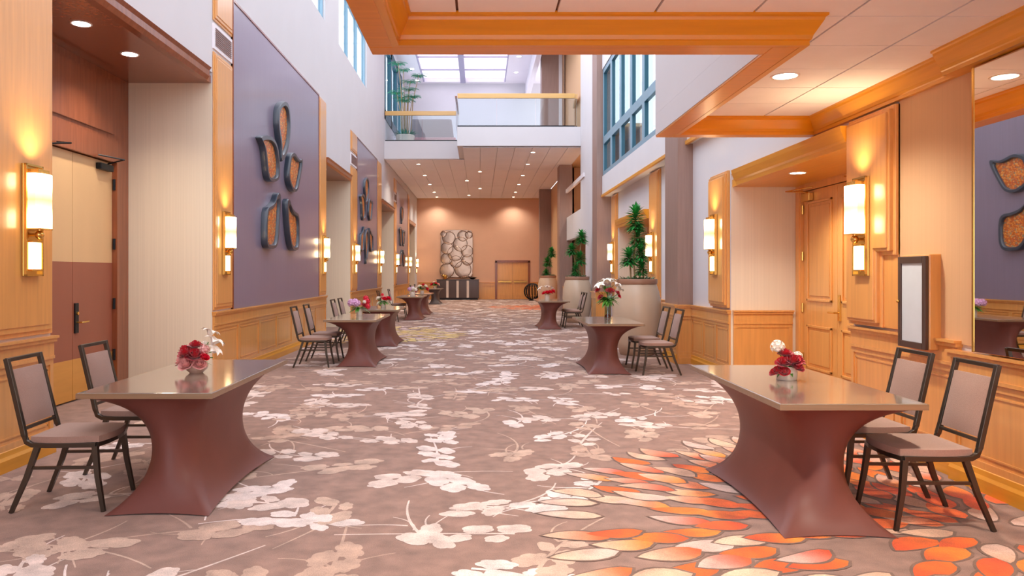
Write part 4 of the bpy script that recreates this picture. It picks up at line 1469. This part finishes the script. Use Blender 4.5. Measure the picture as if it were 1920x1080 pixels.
# ------------------------------------------------------------------ banquet chairs (front towards +x)
def make_chair():
    t = thing('banquet_chair', '', 'chair')
    seat = MB()
    # seat cushion: rounded front, slightly domed
    nx_, ny_ = 10, 8
    def outline(ix, iy):
        u_, v_ = ix / nx_, iy / ny_ * 2 - 1
        x = -0.20 + 0.45 * u_
        hw = 0.205 + 0.02 * math.sin(PI * min(1, u_ * 1.1))
        y = v_ * hw
        if u_ > 0.6:
            x -= 0.035 * v_ * v_ * (u_ - 0.6) / 0.4
        return x, y
    vs, fs = [], []
    for side in (0, 1):
        for i in range(nx_ + 1):
            for j in range(ny_ + 1):
                x, y = outline(i, j)
                e = min(i, nx_ - i, j, ny_ - j)
                dome = (0.0 if e == 0 else 0.022 if e == 1 else 0.028)
                z = (0.468 + dome * 0.6) if side else (0.424 - (0 if e else -0.004))
                vs.append((x, y, z))
    N = (nx_ + 1) * (ny_ + 1)
    idx = lambda s_, i, j: s_ * N + i * (ny_ + 1) + j
    for i in range(nx_):
        for j in range(ny_):
            fs.append((idx(1, i, j), idx(1, i + 1, j), idx(1, i + 1, j + 1), idx(1, i, j + 1)))
            fs.append((idx(0, i, j), idx(0, i, j + 1), idx(0, i + 1, j + 1), idx(0, i + 1, j)))
    for i in range(nx_):
        fs.append((idx(0, i, 0), idx(0, i + 1, 0), idx(1, i + 1, 0), idx(1, i, 0)))
        fs.append((idx(0, i + 1, ny_), idx(0, i, ny_), idx(1, i, ny_), idx(1, i + 1, ny_)))
    for j in range(ny_):
        fs.append((idx(0, 0, j + 1), idx(0, 0, j), idx(1, 0, j), idx(1, 0, j + 1)))
        fs.append((idx(0, nx_, j), idx(0, nx_, j + 1), idx(1, nx_, j + 1), idx(1, nx_, j)))
    seat.add(vs, fs)
    seat.build('seat', M['fabric'], t, smooth=True, angle=60)
    bx = lambda z: -0.245 - (z - 0.50) * 0.235           # leaning back line
    back = MB()
    vs, fs = [], []
    ny2, nz2 = 6, 6
    for side in (0, 1):
        for i in range(nz2 + 1):
            for j in range(ny2 + 1):
                z = 0.535 + 0.345 * i / nz2
                y = (j / ny2 * 2 - 1) * 0.178
                e = min(i, nz2 - i, j, ny2 - j)
                b_ = 0.010 if e == 0 else 0.026 if e == 1 else 0.032
                vs.append((bx(z) + (b_ if side else -b_ * 0.6), y, z))
    N2 = (nz2 + 1) * (ny2 + 1)
    idx = lambda s_, i, j: s_ * N2 + i * (ny2 + 1) + j
    for i in range(nz2):
        for j in range(ny2):
            fs.append((idx(1, i, j), idx(1, i, j + 1), idx(1, i + 1, j + 1), idx(1, i + 1, j)))
            fs.append((idx(0, i, j), idx(0, i + 1, j), idx(0, i + 1, j + 1), idx(0, i, j + 1)))
    for i in range(nz2):
        fs.append((idx(0, i, 0), idx(1, i, 0), idx(1, i + 1, 0), idx(0, i + 1, 0)))
        fs.append((idx(1, i, ny2), idx(0, i, ny2), idx(0, i + 1, ny2), idx(1, i + 1, ny2)))
    for j in range(ny2):
        fs.append((idx(1, 0, j), idx(0, 0, j), idx(0, 0, j + 1), idx(1, 0, j + 1)))
        fs.append((idx(0, nz2, j), idx(1, nz2, j), idx(1, nz2, j + 1), idx(0, nz2, j + 1)))
    back.add(vs, fs)
    back.build('backrest', M['fabric'], t, smooth=True, angle=60)
    f = MB()
    for s in (-1, 1):
        f.tube([(bx(0.955), s * 0.196, 0.955), (bx(0.75), s * 0.198, 0.75), (bx(0.54), s * 0.202, 0.54), (-0.238, s * 0.206, 0.475), (-0.222, s * 0.21, 0.437), (-0.185, s * 0.212, 0.418), (-0.10, s * 0.214, 0.414), (0.20, s * 0.214, 0.414)], 0.0150, square=True)
    f.tube([(bx(0.945), -0.20, 0.945), (bx(0.945), 0.20, 0.945)], 0.0125, square=True)
    f.tube([(bx(0.515), -0.20, 0.515), (bx(0.515), 0.20, 0.515)], 0.010, square=True)
    f.build('back_frame', M['bronze'], t, bevel=0.003)
    f = MB()
    f.box(-0.17, 0.205, -0.20, 0.20, 0.404, 0.424)
    f.tube([(0.205, -0.214, 0.414), (0.228, -0.12, 0.414), (0.234, 0, 0.414), (0.228, 0.12, 0.414), (0.205, 0.214, 0.414)], 0.012, square=True)
    f.build('seat_frame', M['bronze'], t)
    for s in (-1, 1):
        f = MB(); f.tube([(0.195, s * 0.212, 0.405), (0.215, s * 0.225, 0.22), (0.255, s * 0.235, 0.0)], [0.0165, 0.0145, 0.0115], square=True); f.build('leg', M['bronze'], t)
        f = MB(); f.tube([(-0.155, s * 0.212, 0.405), (-0.215, s * 0.222, 0.22), (-0.305, s * 0.232, 0.0)], [0.0165, 0.0145, 0.0115], square=True); f.build('leg', M['bronze'], t)
        f = MB(); f.tube([(-0.195, s * 0.218, 0.275), (0.207, s * 0.221, 0.275)], 0.009, square=True); f.build('stretcher', M['bronze'], t)
    return t


CHAIRS = [  # x, y, heading, label
    (-2.62, 4.95, 0.06, 'nearest left chair, in front at the left table with rose bowl'),
    (-2.62, 5.83, 0.03, 'second left chair, half hidden behind the front left table'),
    (2.66, 4.60, PI - 0.02, 'nearest right chair, in front at the right table with rose cup'),
    (2.66, 5.24, PI, 'second right chair, behind the corner of the front right table'),
    (-2.64, 12.15, 0.02, 'nearer chair at the second left table'),
    (-2.64, 13.02, 0.02, 'farther chair at the second left table'),
    (-2.66, 15.45, 0.0, 'nearer chair at the third left table, behind the table edge'),
    (-2.66, 16.25, 0.0, 'farther chair at the third left table, behind the table edge'),
    (-2.72, 25.4, 0.0, 'chair in front of the farther end of the fourth left table'),
    (-2.80, 23.3, 0.3, 'small dark chair behind the third left table flowers'),
    (-2.80, 34.2, 0.0, 'small far chair against the left wall under third panel'),
    (-2.80, 36.4, 0.0, 'farthest left chair, at the dark covered table'),
    (2.62, 11.25, PI + 0.02, 'nearer chair at the second right table beside pot'),
    (2.62, 12.05, PI, 'farther chair at the second right table beside pot'),
    (2.55, 20.75, PI, 'nearer chair at the farthest right table'),
    (2.55, 21.35, PI, 'farther chair at the farthest right table'),
]
ch0 = make_chair()
for k, (x, y, rz, lab) in enumerate(CHAIRS):
    o = ch0 if k == 0 else copy_tree(ch0)
    o.location = (x, y, 0)
    o.rotation_euler = (0, 0, rz)
    tag(o, lab, 'chair', 'taupe upholstered banquet chairs')

# ------------------------------------------------------------------ flowers
def rose_mesh(r):
    q = MB()
    for layer, (cnt, rr, h, flare) in enumerate(((3, 0.35, 0.95, 0.0), (4, 0.6, 0.85, 0.1), (5, 0.85, 0.7, 0.25), (6, 1.0, 0.5, 0.45))):
        for k in range(cnt):
            a0 = 2 * PI * k / cnt + layer * 0.7
            span = 2 * PI / cnt * 0.75
            vs = []
            for i in range(5):
                t_ = i / 4
                for j in range(5):
                    s = (j / 4 - 0.5) * 2
                    a = a0 + s * span * (0.5 + 0.5 * math.sin(PI * min(1, 0.25 + t_ * 0.6)))
                    rad = r * rr * (0.35 + 0.65 * math.sin(t_ * PI * 0.55)) + r * flare * t_ * t_
                    z = r * (-0.7 + 1.5 * h * t_ * (1 - 0.18 * s * s)) - r * flare * 0.35 * t_ ** 3
                    vs.append((rad * math.cos(a), rad * math.sin(a), z))
            q.add(vs, [(i * 5 + j, i * 5 + j + 1, i * 5 + j + 6, i * 5 + j + 5) for i in range(4) for j in range(4)])
    q.ball((0, 0, -0.1 * r), r * 0.42, 8, 6)
    return q


def lily_mesh(r):
    q = MB()
    for k in range(6):
        a = 2 * PI * k / 6
        vs = []
        for i in range(6):
            t_ = i / 5
            w_ = r * 0.40 * math.sin(PI * (0.1 + 0.88 * t_)) * (1 if k % 2 else 0.8)
            rad = r * (0.08 + 0.95 * t_ ** 1.4)
            z = r * (0.75 * math.sin(t_ * PI * 0.6) - 0.25 * t_ ** 3)
            for s in (-1, 0, 1):
                vs.append((rad * math.cos(a) - s * w_ * math.sin(a), rad * math.sin(a) + s * w_ * math.cos(a), z + abs(s) * w_ * 0.35))
        q.add(vs, [(i * 3 + j, i * 3 + j + 1, i * 3 + j + 4, i * 3 + j + 3) for i in range(5) for j in range(2)])
    for k in range(4):
        a = 2 * PI * k / 4 + 0.3
        q.tube([(0, 0, 0.05 * r), (0.25 * r * math.cos(a), 0.25 * r * math.sin(a), 0.75 * r)], 0.02 * r, 5)
    return q


def puff_mesh(r):
    q = MB()
    for k in range(34):
        z = 1 - 2 * (k + .5) / 34
        if z < -0.5: continue
        a = k * 2.39996
        s = math.sqrt(1 - z * z)
        c = Vector((s * math.cos(a), s * math.sin(a), z)) * r * 0.85
        nrm = c.normalized()
        t1 = nrm.orthogonal().normalized(); t2 = nrm.cross(t1)
        pts = []
        for m_ in range(10):
            b = 2 * PI * m_ / 10
            rr = r * (0.34 if m_ % 2 == 0 else 0.2)
            pts.append(c + (t1 * math.cos(b) + t2 * math.sin(b)) * rr + nrm * (0.08 * r))
        q.fan(pts, c)
    q.ball((0, 0, 0), r * 0.72, 8, 6)
    return q


BLOOM = {'rose': rose_mesh, 'lily': lily_mesh, 'puff': puff_mesh}
CACHE = {}


def bloom(kind, colour, name, r, loc, direction, parent):
    key = (kind, colour, round(r, 3))
    o0 = CACHE.get(key)
    if o0 is None:
        o = BLOOM[kind](r).build(name, M[colour], parent, smooth=(kind != 'puff'), angle=80)
        CACHE[key] = o
    else:
        o = bpy.data.objects.new(name, o0.data)
        COL.objects.link(o)
        o.parent = parent
    d = Vector(direction).normalized()
    o.location = loc
    o.rotation_mode = 'QUATERNION'
    o.rotation_quaternion = d.to_track_quat('Z', 'Y')
    return o


def vase_cup(t, r, h, m='ceramic', bowl=False):
    q = MB()
    if bowl:
        prof = [(r * 0.55, 0), (r * 0.6, 0.006), (r * 0.92, h * 0.35), (r, h * 0.62), (r * 0.9, h * 0.95), (r * 0.86, h), (r * 0.80, h * 0.96), (r * 0.85, h * 0.6)]
    else:
        prof = [(r * 0.92, 0), (r * 0.96, 0.004), (r, h * 0.5), (r * 0.98, h), (r * 0.92, h), (r * 0.90, h * 0.7)]
    q.lathe(prof, n=28)
    q.build('bowl' if bowl else 'cup', M[m], t, smooth=True, angle=45)


def greens(t, h, n, spread, up=(0.1, 1.0), L=(0.07, 0.14), m='leaf_pale', name='leaves', W_=0.03):
    q = MB()
    for k in range(n):
        a = random.random() * 2 * PI
        d = (math.cos(a), math.sin(a), random.uniform(*up))
        leaf_pts(q, (math.cos(a) * spread * 0.2, math.sin(a) * spread * 0.2, h * random.uniform(0.9, 1.1)), d, random.uniform(*L), W_, droop=0.35)
    q.build(name, M[m], t)


def arrange(t, h0, spec):
    """spec: (kind, colour, name, r, x, y, z)"""
    q = MB()
    for (kind, colour, nm, r, x, y, z) in spec:
        bloom(kind, colour, nm, r, (x, y, z), (x * 3 , y * 3, 0.35 + (z - h0) * 2), t)
        q.tube([(x * 0.15, y * 0.15, h0 * 0.75), (x * 0.6, y * 0.6, (h0 + z) / 2), (x * 0.97, y * 0.97, z - r * 0.55)], 0.0035, 5)
    q.build('stems', M['leaf_pale'], t)


TT = 0.7455
t = thing('flower_bowl', 'low blush bowl of red roses and white lilies on nearest left table', 'flowers', (-2.12, 5.66, TT))
vase_cup(t, 0.085, 0.085, 'pink_bowl', True)
arrange(t, 0.08, [('rose', 'rose', 'rose', .045, -.055, -.075, .165), ('rose', 'rose', 'rose', .052, .02, -.085, .15), ('rose', 'rose', 'rose', .042, .0, -.02, .215),
                  ('rose', 'rose', 'rose', .040, -.09, .0, .18), ('rose', 'pink', 'pink_rose', .048, -.04, -.10, .085), ('rose', 'pink', 'pink_rose', .042, -.105, -.03, .10),
                  ('rose', 'pink', 'pink_rose', .038, .055, -.09, .08), ('puff', 'pink', 'carnation', .040, .075, -.04, .175), ('lily', 'white', 'lily', .085, .11, .02, .20),
                  ('lily', 'white', 'lily', .075, .075, .05, .265), ('lily', 'white', 'lily', .06, .14, -.04, .15), ('rose', 'red', 'small_rose', .026, .095, -.08, .13), ('puff', 'white', 'carnation', .035, .04, .06, .2)])
greens(t, 0.085, 14, 0.1, (0, 0.5), (0.06, 0.10))

t = thing('flower_cup', 'white cup of crimson roses with ivory bloom on nearest right table', 'flowers', (2.145, 5.30, TT))
vase_cup(t, 0.072, 0.095)
arrange(t, 0.09, [('rose', 'rose', 'rose', .042, -.045, -.06, .135), ('rose', 'rose', 'rose', .045, .02, -.07, .15), ('rose', 'rose', 'rose', .042, .07, -.03, .145), ('rose', 'rose', 'rose', .040, -.01, -.01, .19),
                  ('rose', 'rose', 'rose', .036, .045, -.085, .105), ('puff', 'white', 'ivory_bloom', .052, -.05, .03, .225), ('puff', 'white', 'ivory_bloom', .035, .09, .03, .16), ('rose', 'rose', 'rose', .030, -.085, -.05, .075),
                  ('rose', 'rose', 'rose', .026, -.105, -.03, .06), ('rose', 'rose', 'rose', .028, -.05, -.09, .07)])
greens(t, 0.09, 16, 0.1, (-0.6, 0.4), (0.05, 0.09))

t = thing('glass_vase_bouquet', 'tall clear glass vase of white lilies and red roses on table', 'flowers', (2.09, 12.4, TT))
q = MB(); q.lathe([(0.058, 0), (0.058, 0.02), (0.05, 0.10), (0.052, 0.22), (0.068, 0.30), (0.065, 0.30), (0.048, 0.22), (0.046, 0.10), (0.05, 0.02)], n=24)
q.build('vase', M['vase_glass'], t, smooth=True)
for k in range(4):
    a = k * 1.6
    bloom('rose', 'rose', 'submerged_rose', .028, (.022 * math.cos(a), .022 * math.sin(a), .045), (math.cos(a), math.sin(a), .6), t)
arrange(t, 0.28, [('lily', 'white', 'lily', .11, -.12, -.08, .50), ('lily', 'white', 'lily', .11, -.01, -.04, .57), ('lily', 'white', 'lily', .10, .12, -.05, .52), ('lily', 'white', 'lily', .10, .06, .06, .58), ('lily', 'white', 'lily', .09, -.07, .08, .56),
                  ('lily', 'white', 'lily', .09, .18, .02, .45), ('rose', 'rose', 'rose', .055, .02, -.12, .47), ('rose', 'rose', 'rose', .045, -.17, -.03, .47), ('rose', 'rose', 'rose', .04, -.14, -.10, .36), ('rose', 'rose', 'rose', .036, .15, -.10, .43), ('rose', 'red', 'small_rose', .03, .18, -.08, .37)])
greens(t, 0.30, 70, 0.15, (-0.2, 1.0), (0.12, 0.24), W_=0.045)
greens(t, 0.42, 10, 0.1, (1.5, 3), (0.18, 0.28), name='tall_leaves')

t = thing('flower_cup', 'white cup of lilac hydrangea and bright red blooms on second left table', 'flowers', (-2.12, 13.3, TT))
vase_cup(t, 0.058, 0.125)
arrange(t, 0.12, [('puff', 'lilac', 'hydrangea', .075, -.13, -.04, .22), ('puff', 'lilac', 'hydrangea', .07, -.03, -.05, .21), ('puff', 'lilac', 'hydrangea', .06, -.08, .04, .24), ('puff', 'red', 'red_bloom', .065, .13, .0, .25), ('puff', 'red', 'red_bloom', .055, .15, -.04, .16),
                  ('puff', 'red', 'red_bloom', .055, .11, .03, .30), ('rose', 'rose', 'rose', .045, .10, -.07, .19), ('puff', 'white', 'ivory_bloom', .035, .10, -.06, .24)])
greens(t, 0.13, 34, 0.12, (-0.3, 0.5), (0.10, 0.20), W_=0.04)

t = thing('flower_cup', 'white cup of mixed red and white roses on third left table', 'flowers', (-2.12, 16.6, TT))
vase_cup(t, 0.062, 0.11)
arrange(t, 0.10, [('rose', 'white', 'white_rose', .05, -.11, -.02, .20), ('rose', 'red', 'red_rose', .05, .04, -.06, .19), ('rose', 'red', 'red_rose', .05, .13, -.02, .20), ('rose', 'pink', 'pink_rose', .05, .0, .02, .22), ('rose', 'white', 'white_rose', .045, .16, .0, .12), ('rose', 'white', 'white_rose', .045, -.10, -.05, .09), ('puff', 'red', 'red_bloom', .035, -.02, .0, .27)])
greens(t, 0.11, 30, 0.12, (-0.2, 0.8), (0.09, 0.17), W_=0.04)

t = thing('flower_cup', 'white cup of pale lilac white flowers on fourth left table', 'flowers', (-2.22, 24.9, TT))
vase_cup(t, 0.08, 0.13)
arrange(t, 0.12, [('puff', 'lilac', 'hydrangea', .08, -.09, -.03, .21), ('puff', 'white', 'ivory_bloom', .075, .02, -.04, .23), ('puff', 'white', 'ivory_bloom', .07, .10, -.01, .20), ('puff', 'lilac', 'hydrangea', .06, .0, .05, .26)])

t = thing('flower_cup', 'green leafy cup with red and white flowers on fifth left table', 'flowers', (-2.15, 28.1, TT))
vase_cup(t, 0.075, 0.10)
arrange(t, 0.10, [('rose', 'red', 'red_rose', .08, -.20, -.03, .12), ('rose', 'red', 'red_rose', .07, .2, -.02, .17), ('rose', 'white', 'white_rose', .08, -.10, -.04, .26), ('rose', 'white', 'white_rose', .075, .14, -.02, .27), ('rose', 'pink', 'pink_rose', .07, .02, -.06, .2), ('rose', 'red', 'red_rose', .06, .05, .02, .32)])
greens(t, 0.14, 60, 0.15, (0.25, 1.3), (0.14, 0.28), W_=0.06)

t = thing('flower_cup', 'small red and white flower cup on the farthest left table', 'flowers', (-2.22, 37.2, TT))
vase_cup(t, 0.075, 0.10)
arrange(t, 0.10, [('rose', 'red', 'red_rose', .08, -.16, -.03, .2), ('rose', 'red', 'red_rose', .08, .05, -.04, .25), ('rose', 'pink', 'pink_rose', .075, .18, -.02, .2), ('rose', 'white', 'white_rose', .07, -.04, .0, .3)])
greens(t, 0.14, 50, 0.15, (0.25, 1.3), (0.14, 0.26), W_=0.06)

t = thing('flower_cup', 'white cup of white lilies and red roses on the farthest right table', 'flowers', (1.86, 21.0, TT))
vase_cup(t, 0.07, 0.16)
arrange(t, 0.15, [('lily', 'white', 'lily', .10, -.17, -.02, .28), ('lily', 'white', 'lily', .10, .0, -.01, .32), ('lily', 'white', 'lily', .09, .12, .02, .30), ('rose', 'red', 'red_rose', .06, .0, -.08, .22), ('rose', 'red', 'red_rose', .055, .10, -.06, .23), ('rose', 'red', 'red_rose', .055, .18, -.02, .25), ('rose', 'red', 'red_rose', .05, -.10, -.06, .2)])
greens(t, 0.16, 14, 0.1, (0, 1), (0.08, 0.14))

# ------------------------------------------------------------------ big pots with dracaenas
def pot_plant(x, y, label, clumps, cane, seed, s=1.0):
    random.seed(seed)
    t = thing('potted_dracaena', label, 'potted plant', (x, y, 0), 0, 'giant cream pots with dracaenas')
    q = MB()
    q.lathe([(0.29, 0), (0.31, 0.01), (0.37, 0.22), (0.425, 0.48), (0.445, 0.74), (0.432, 0.98), (0.40, 1.14), (0.362, 1.255), (0.348, 1.29)], n=48)
    q.build('pot', M['pot'], t, smooth=True, angle=50)
    q = MB()
    q.lathe([(0.345, 1.285), (0.362, 1.29), (0.368, 1.31), (0.368, 1.365), (0.360, 1.385), (0.335, 1.385), (0.325, 1.36), (0.325, 1.29)], n=48)
    q.build('rim', M['pot_rim'], t, smooth=True, angle=45)
    q = MB(); q.lathe([(0.322, 1.32), (0.30, 1.34), (0.01, 1.35)], n=24)
    q.build('soil', M['soil'], t)
    q = MB()
    for path in cane:
        q.tube(path, 0.016, 7)
    q.build('canes', M['cane'], t, smooth=True)
    for (cx, cy, z0, z1, R) in clumps:
        q = MB()
        n = int(150 * (z1 - z0) / 0.4 + 60)
        for k in range(n):
            z = z0 + (z1 - z0) * (k / n)
            a = k * 2.39996 + random.uniform(-.3, .3)
            tt = k / n
            up = -0.15 + 1.5 * tt ** 3 + random.uniform(-.15, .35)
            if tt > 0.93: up = random.uniform(1.2, 4)
            L = R * random.uniform(0.8, 1.15)
            leaf_pts(q, (cx + 0.01 * math.cos(a), cy + 0.01 * math.sin(a), z), (math.cos(a), math.sin(a), up), L, R * 0.23, droop=0.22, n=3, fold=0.3)
        q.build('foliage', M['leaf'], t)
    q = MB()
    for k in range(170):
        a = random.random() * 2 * PI
        r0 = 0.30 * math.sqrt(random.random())
        leaf_pts(q, (r0 * math.cos(a), r0 * math.sin(a), 1.345), (math.cos(a) * 0.8, math.sin(a) * 0.8, random.uniform(0.3, 1.4)), random.uniform(.10, .20), 0.03, droop=0.35)
    q.build('ground_cover', M['leaf_grey'], t)


pot_plant(2.88, 13.9, 'largest, nearest cream pot with tall dark dracaena before lamp board',
          [(-0.03, -0.02, 2.28, 2.64, 0.20), (0.02, 0.02, 1.98, 2.26, 0.19), (-0.13, 0.04, 1.64, 1.86, 0.20), (0.06, -0.02, 1.72, 1.96, 0.17), (0.08, -0.02, 1.46, 1.66, 0.15)],
          [[(-0.03, 0, 1.33), (-0.06, 0, 1.7), (-0.02, -0.02, 2.6)], [(0.05, 0, 1.33), (0.06, 0, 1.8), (0.04, 0.02, 2.3)], [(0.13, 0.03, 1.33), (0.12, 0.03, 1.7), (0.08, 0, 2.0)], [(-0.10, 0.04, 1.33), (-0.13, 0.04, 1.95)]], 11)
pot_plant(2.94, 22.9, 'middle cream pot with spiralling dracaena beside the second pillar',
          [(0.13, 0, 2.40, 2.66, 0.23), (-0.17, 0, 2.06, 2.26, 0.22), (0.08, 0.02, 1.78, 2.04, 0.22), (-0.04, 0.02, 1.42, 1.66, 0.18)],
          [[(0, 0, 1.33), (-0.05, 0, 1.8), (-0.18, 0, 2.3)], [(0.05, 0, 1.33), (0.08, 0, 2.0), (0.12, 0, 2.7)], [(0.2, 0.02, 1.33), (0.18, 0.02, 1.75), (0.1, 0, 2.05)]], 12)
pot_plant(2.96, 33.0, 'farthest cream pot with small dark dracaena by the back wall',
          [(0.16, 0, 2.22, 2.48, 0.24), (-0.02, 0, 1.80, 2.06, 0.24), (-0.08, 0, 1.42, 1.56, 0.22)],
          [[(-0.06, 0, 1.33), (-0.04, 0, 1.8), (0.0, 0, 2.1)], [(-0.02, 0, 1.33), (0.1, 0, 2.0), (0.16, 0, 2.5)]], 13)
random.seed(99)

# ------------------------------------------------------------------ back wall furnishings
t = thing('sideboard', 'long dark wood sideboard with ivory strips against the back wall', 'sideboard', (-1.24, 42.55, 0))
q = MB(); q.box(-1.18, 1.18, -0.22, 0.36, 0.08, 1.10); q.build('body', M['espresso'], t, bevel=0.01)
q = MB(); q.box(-1.12, 1.12, -0.18, 0.34, 0.0, 0.08); q.build('plinth', M['black_metal'], t)
q = MB(); q.box(-1.20, 1.20, -0.26, 0.37, 1.10, 1.14); q.build('top', M['espresso'], t)
for k in range(4):
    x0 = -1.16 + k * 0.58
    q = MB(); q.box(x0 + 0.03, x0 + 0.55, -0.245, -0.221, 0.12, 1.07); q.build('door', M['espresso'], t, bevel=0.006)
for k in range(3):
    x0 = -0.58 + k * 0.57
    q = MB(); q.box(x0 - 0.065, x0 + 0.065, -0.256, -0.246, 0.12, 1.07); q.build('inlay_strip', M['ivory_strip'], t)

t = thing('mirrored_wall_art', 'tall scalloped mirrored art panel hanging above the sideboard', 'wall art', (-1.32, YB - 0.001, 1.28))
ov = []
for k in range(96):
    a = 2 * PI * k / 96
    ca, sa = math.cos(a), math.sin(a)
    e = 0.16
    x = 0.90 * math.copysign(abs(ca) ** e, ca); z = 1.32 * math.copysign(abs(sa) ** e, sa)
    s = 1 + 0.018 * math.cos(16 * a)
    ov.append((x * s, 1.32 + z * s))
q = MB(); q.prism(ov, 'y', -0.07, 0.0)
q.build('backing', M['silver_art'], t, bevel=0.02, seg=3)
CIRC = [(-.55, .36, .40), (.35, .42, .46), (-.05, .85, .34), (.60, .95, .30), (-.58, 1.02, .32), (-.1, 1.32, .42), (.58, 1.45, .33), (-.55, 1.62, .34), (.2, 1.85, .40), (-.45, 2.2, .36), (.35, 2.32, .30), (.68, 2.38, .20), (-.75, 2.42, .16)]
for k, (x, z, r) in enumerate(CIRC):
    q = MB()
    yy = -0.072 - 0.003 * k
    vs, fs = [], []
    prof = [(r, yy), (r * 0.99, yy - 0.006), (r * 0.9, yy - 0.008), (r * 0.5, yy - 0.010), (0.01, yy - 0.011)]
    n = 32
    for (rr, y) in prof:
        for j in range(n):
            a = 2 * PI * j / n
            vs.append((x + rr * math.cos(a), y, z + rr * math.sin(a)))
    for i in range(len(prof) - 1):
        for j in range(n):
            fs.append((i * n + j, i * n + (j + 1) % n, (i + 1) * n + (j + 1) % n, (i + 1) * n + j))
    q.add(vs, fs)
    dd = q.build('mirrored_disc', M['silver_art'], t, smooth=True, angle=20)
    q = MB()
    q.tube([(x + r * math.cos(2 * PI * j / 32), yy - 0.006, z + r * math.sin(2 * PI * j / 32)) for j in range(33)], 0.020, 6)
    q.build('rim', M['silver_line'], dd)

t = thing('gold_ornament', 'small gold ornament on the left of the dark sideboard', 'ornament', (-1.95, 42.5, 1.141))
q = MB(); q.lathe([(0.10, 0), (0.12, 0.02), (0.04, 0.05)], n=16); q.build('foot', M['brass'], t)
q = MB(); q.ball((0, 0, 0.15), 0.11, 14, 10, (1, .7, .9)); q.ball((-0.1, 0, 0.2), 0.07, 12, 8); q.build('body', M['brass'], t, smooth=True)
t = thing('low_bowl', 'shallow dark bowl on the right end of the sideboard', 'bowl', (-0.42, 42.5, 1.141))
q = MB(); q.lathe([(0.08, 0), (0.10, 0.01), (0.22, 0.09), (0.27, 0.11), (0.25, 0.11), (0.1, 0.03)], n=24); q.build('shell', M['bronze'], t, smooth=True)
q = MB(); q.ball((0, 0, 0.09), 0.12, 12, 8, (1.2, 1, .5)); q.build('filling', M['espresso'], t, smooth=True)

t = thing('round_cage_sculpture', 'black curved rib sphere on the floor beside farthest pot', 'sculpture', (2.84, 41.2, 0))
q = MB(); q.lathe([(0.2, 0), (0.2, 0.04), (0.05, 0.06)], n=20); q.build('base', M['black_metal'], t)
for k in range(8):
    a = PI * k / 8
    q = MB()
    q.tube([(0.44 * math.sin(b) * math.cos(a), 0.44 * math.sin(b) * math.sin(a), 0.49 - 0.44 * math.cos(b)) for b in [2 * PI * j / 28 for j in range(29)]], 0.022, 6)
    q.build('rib', M['black_metal'], t)
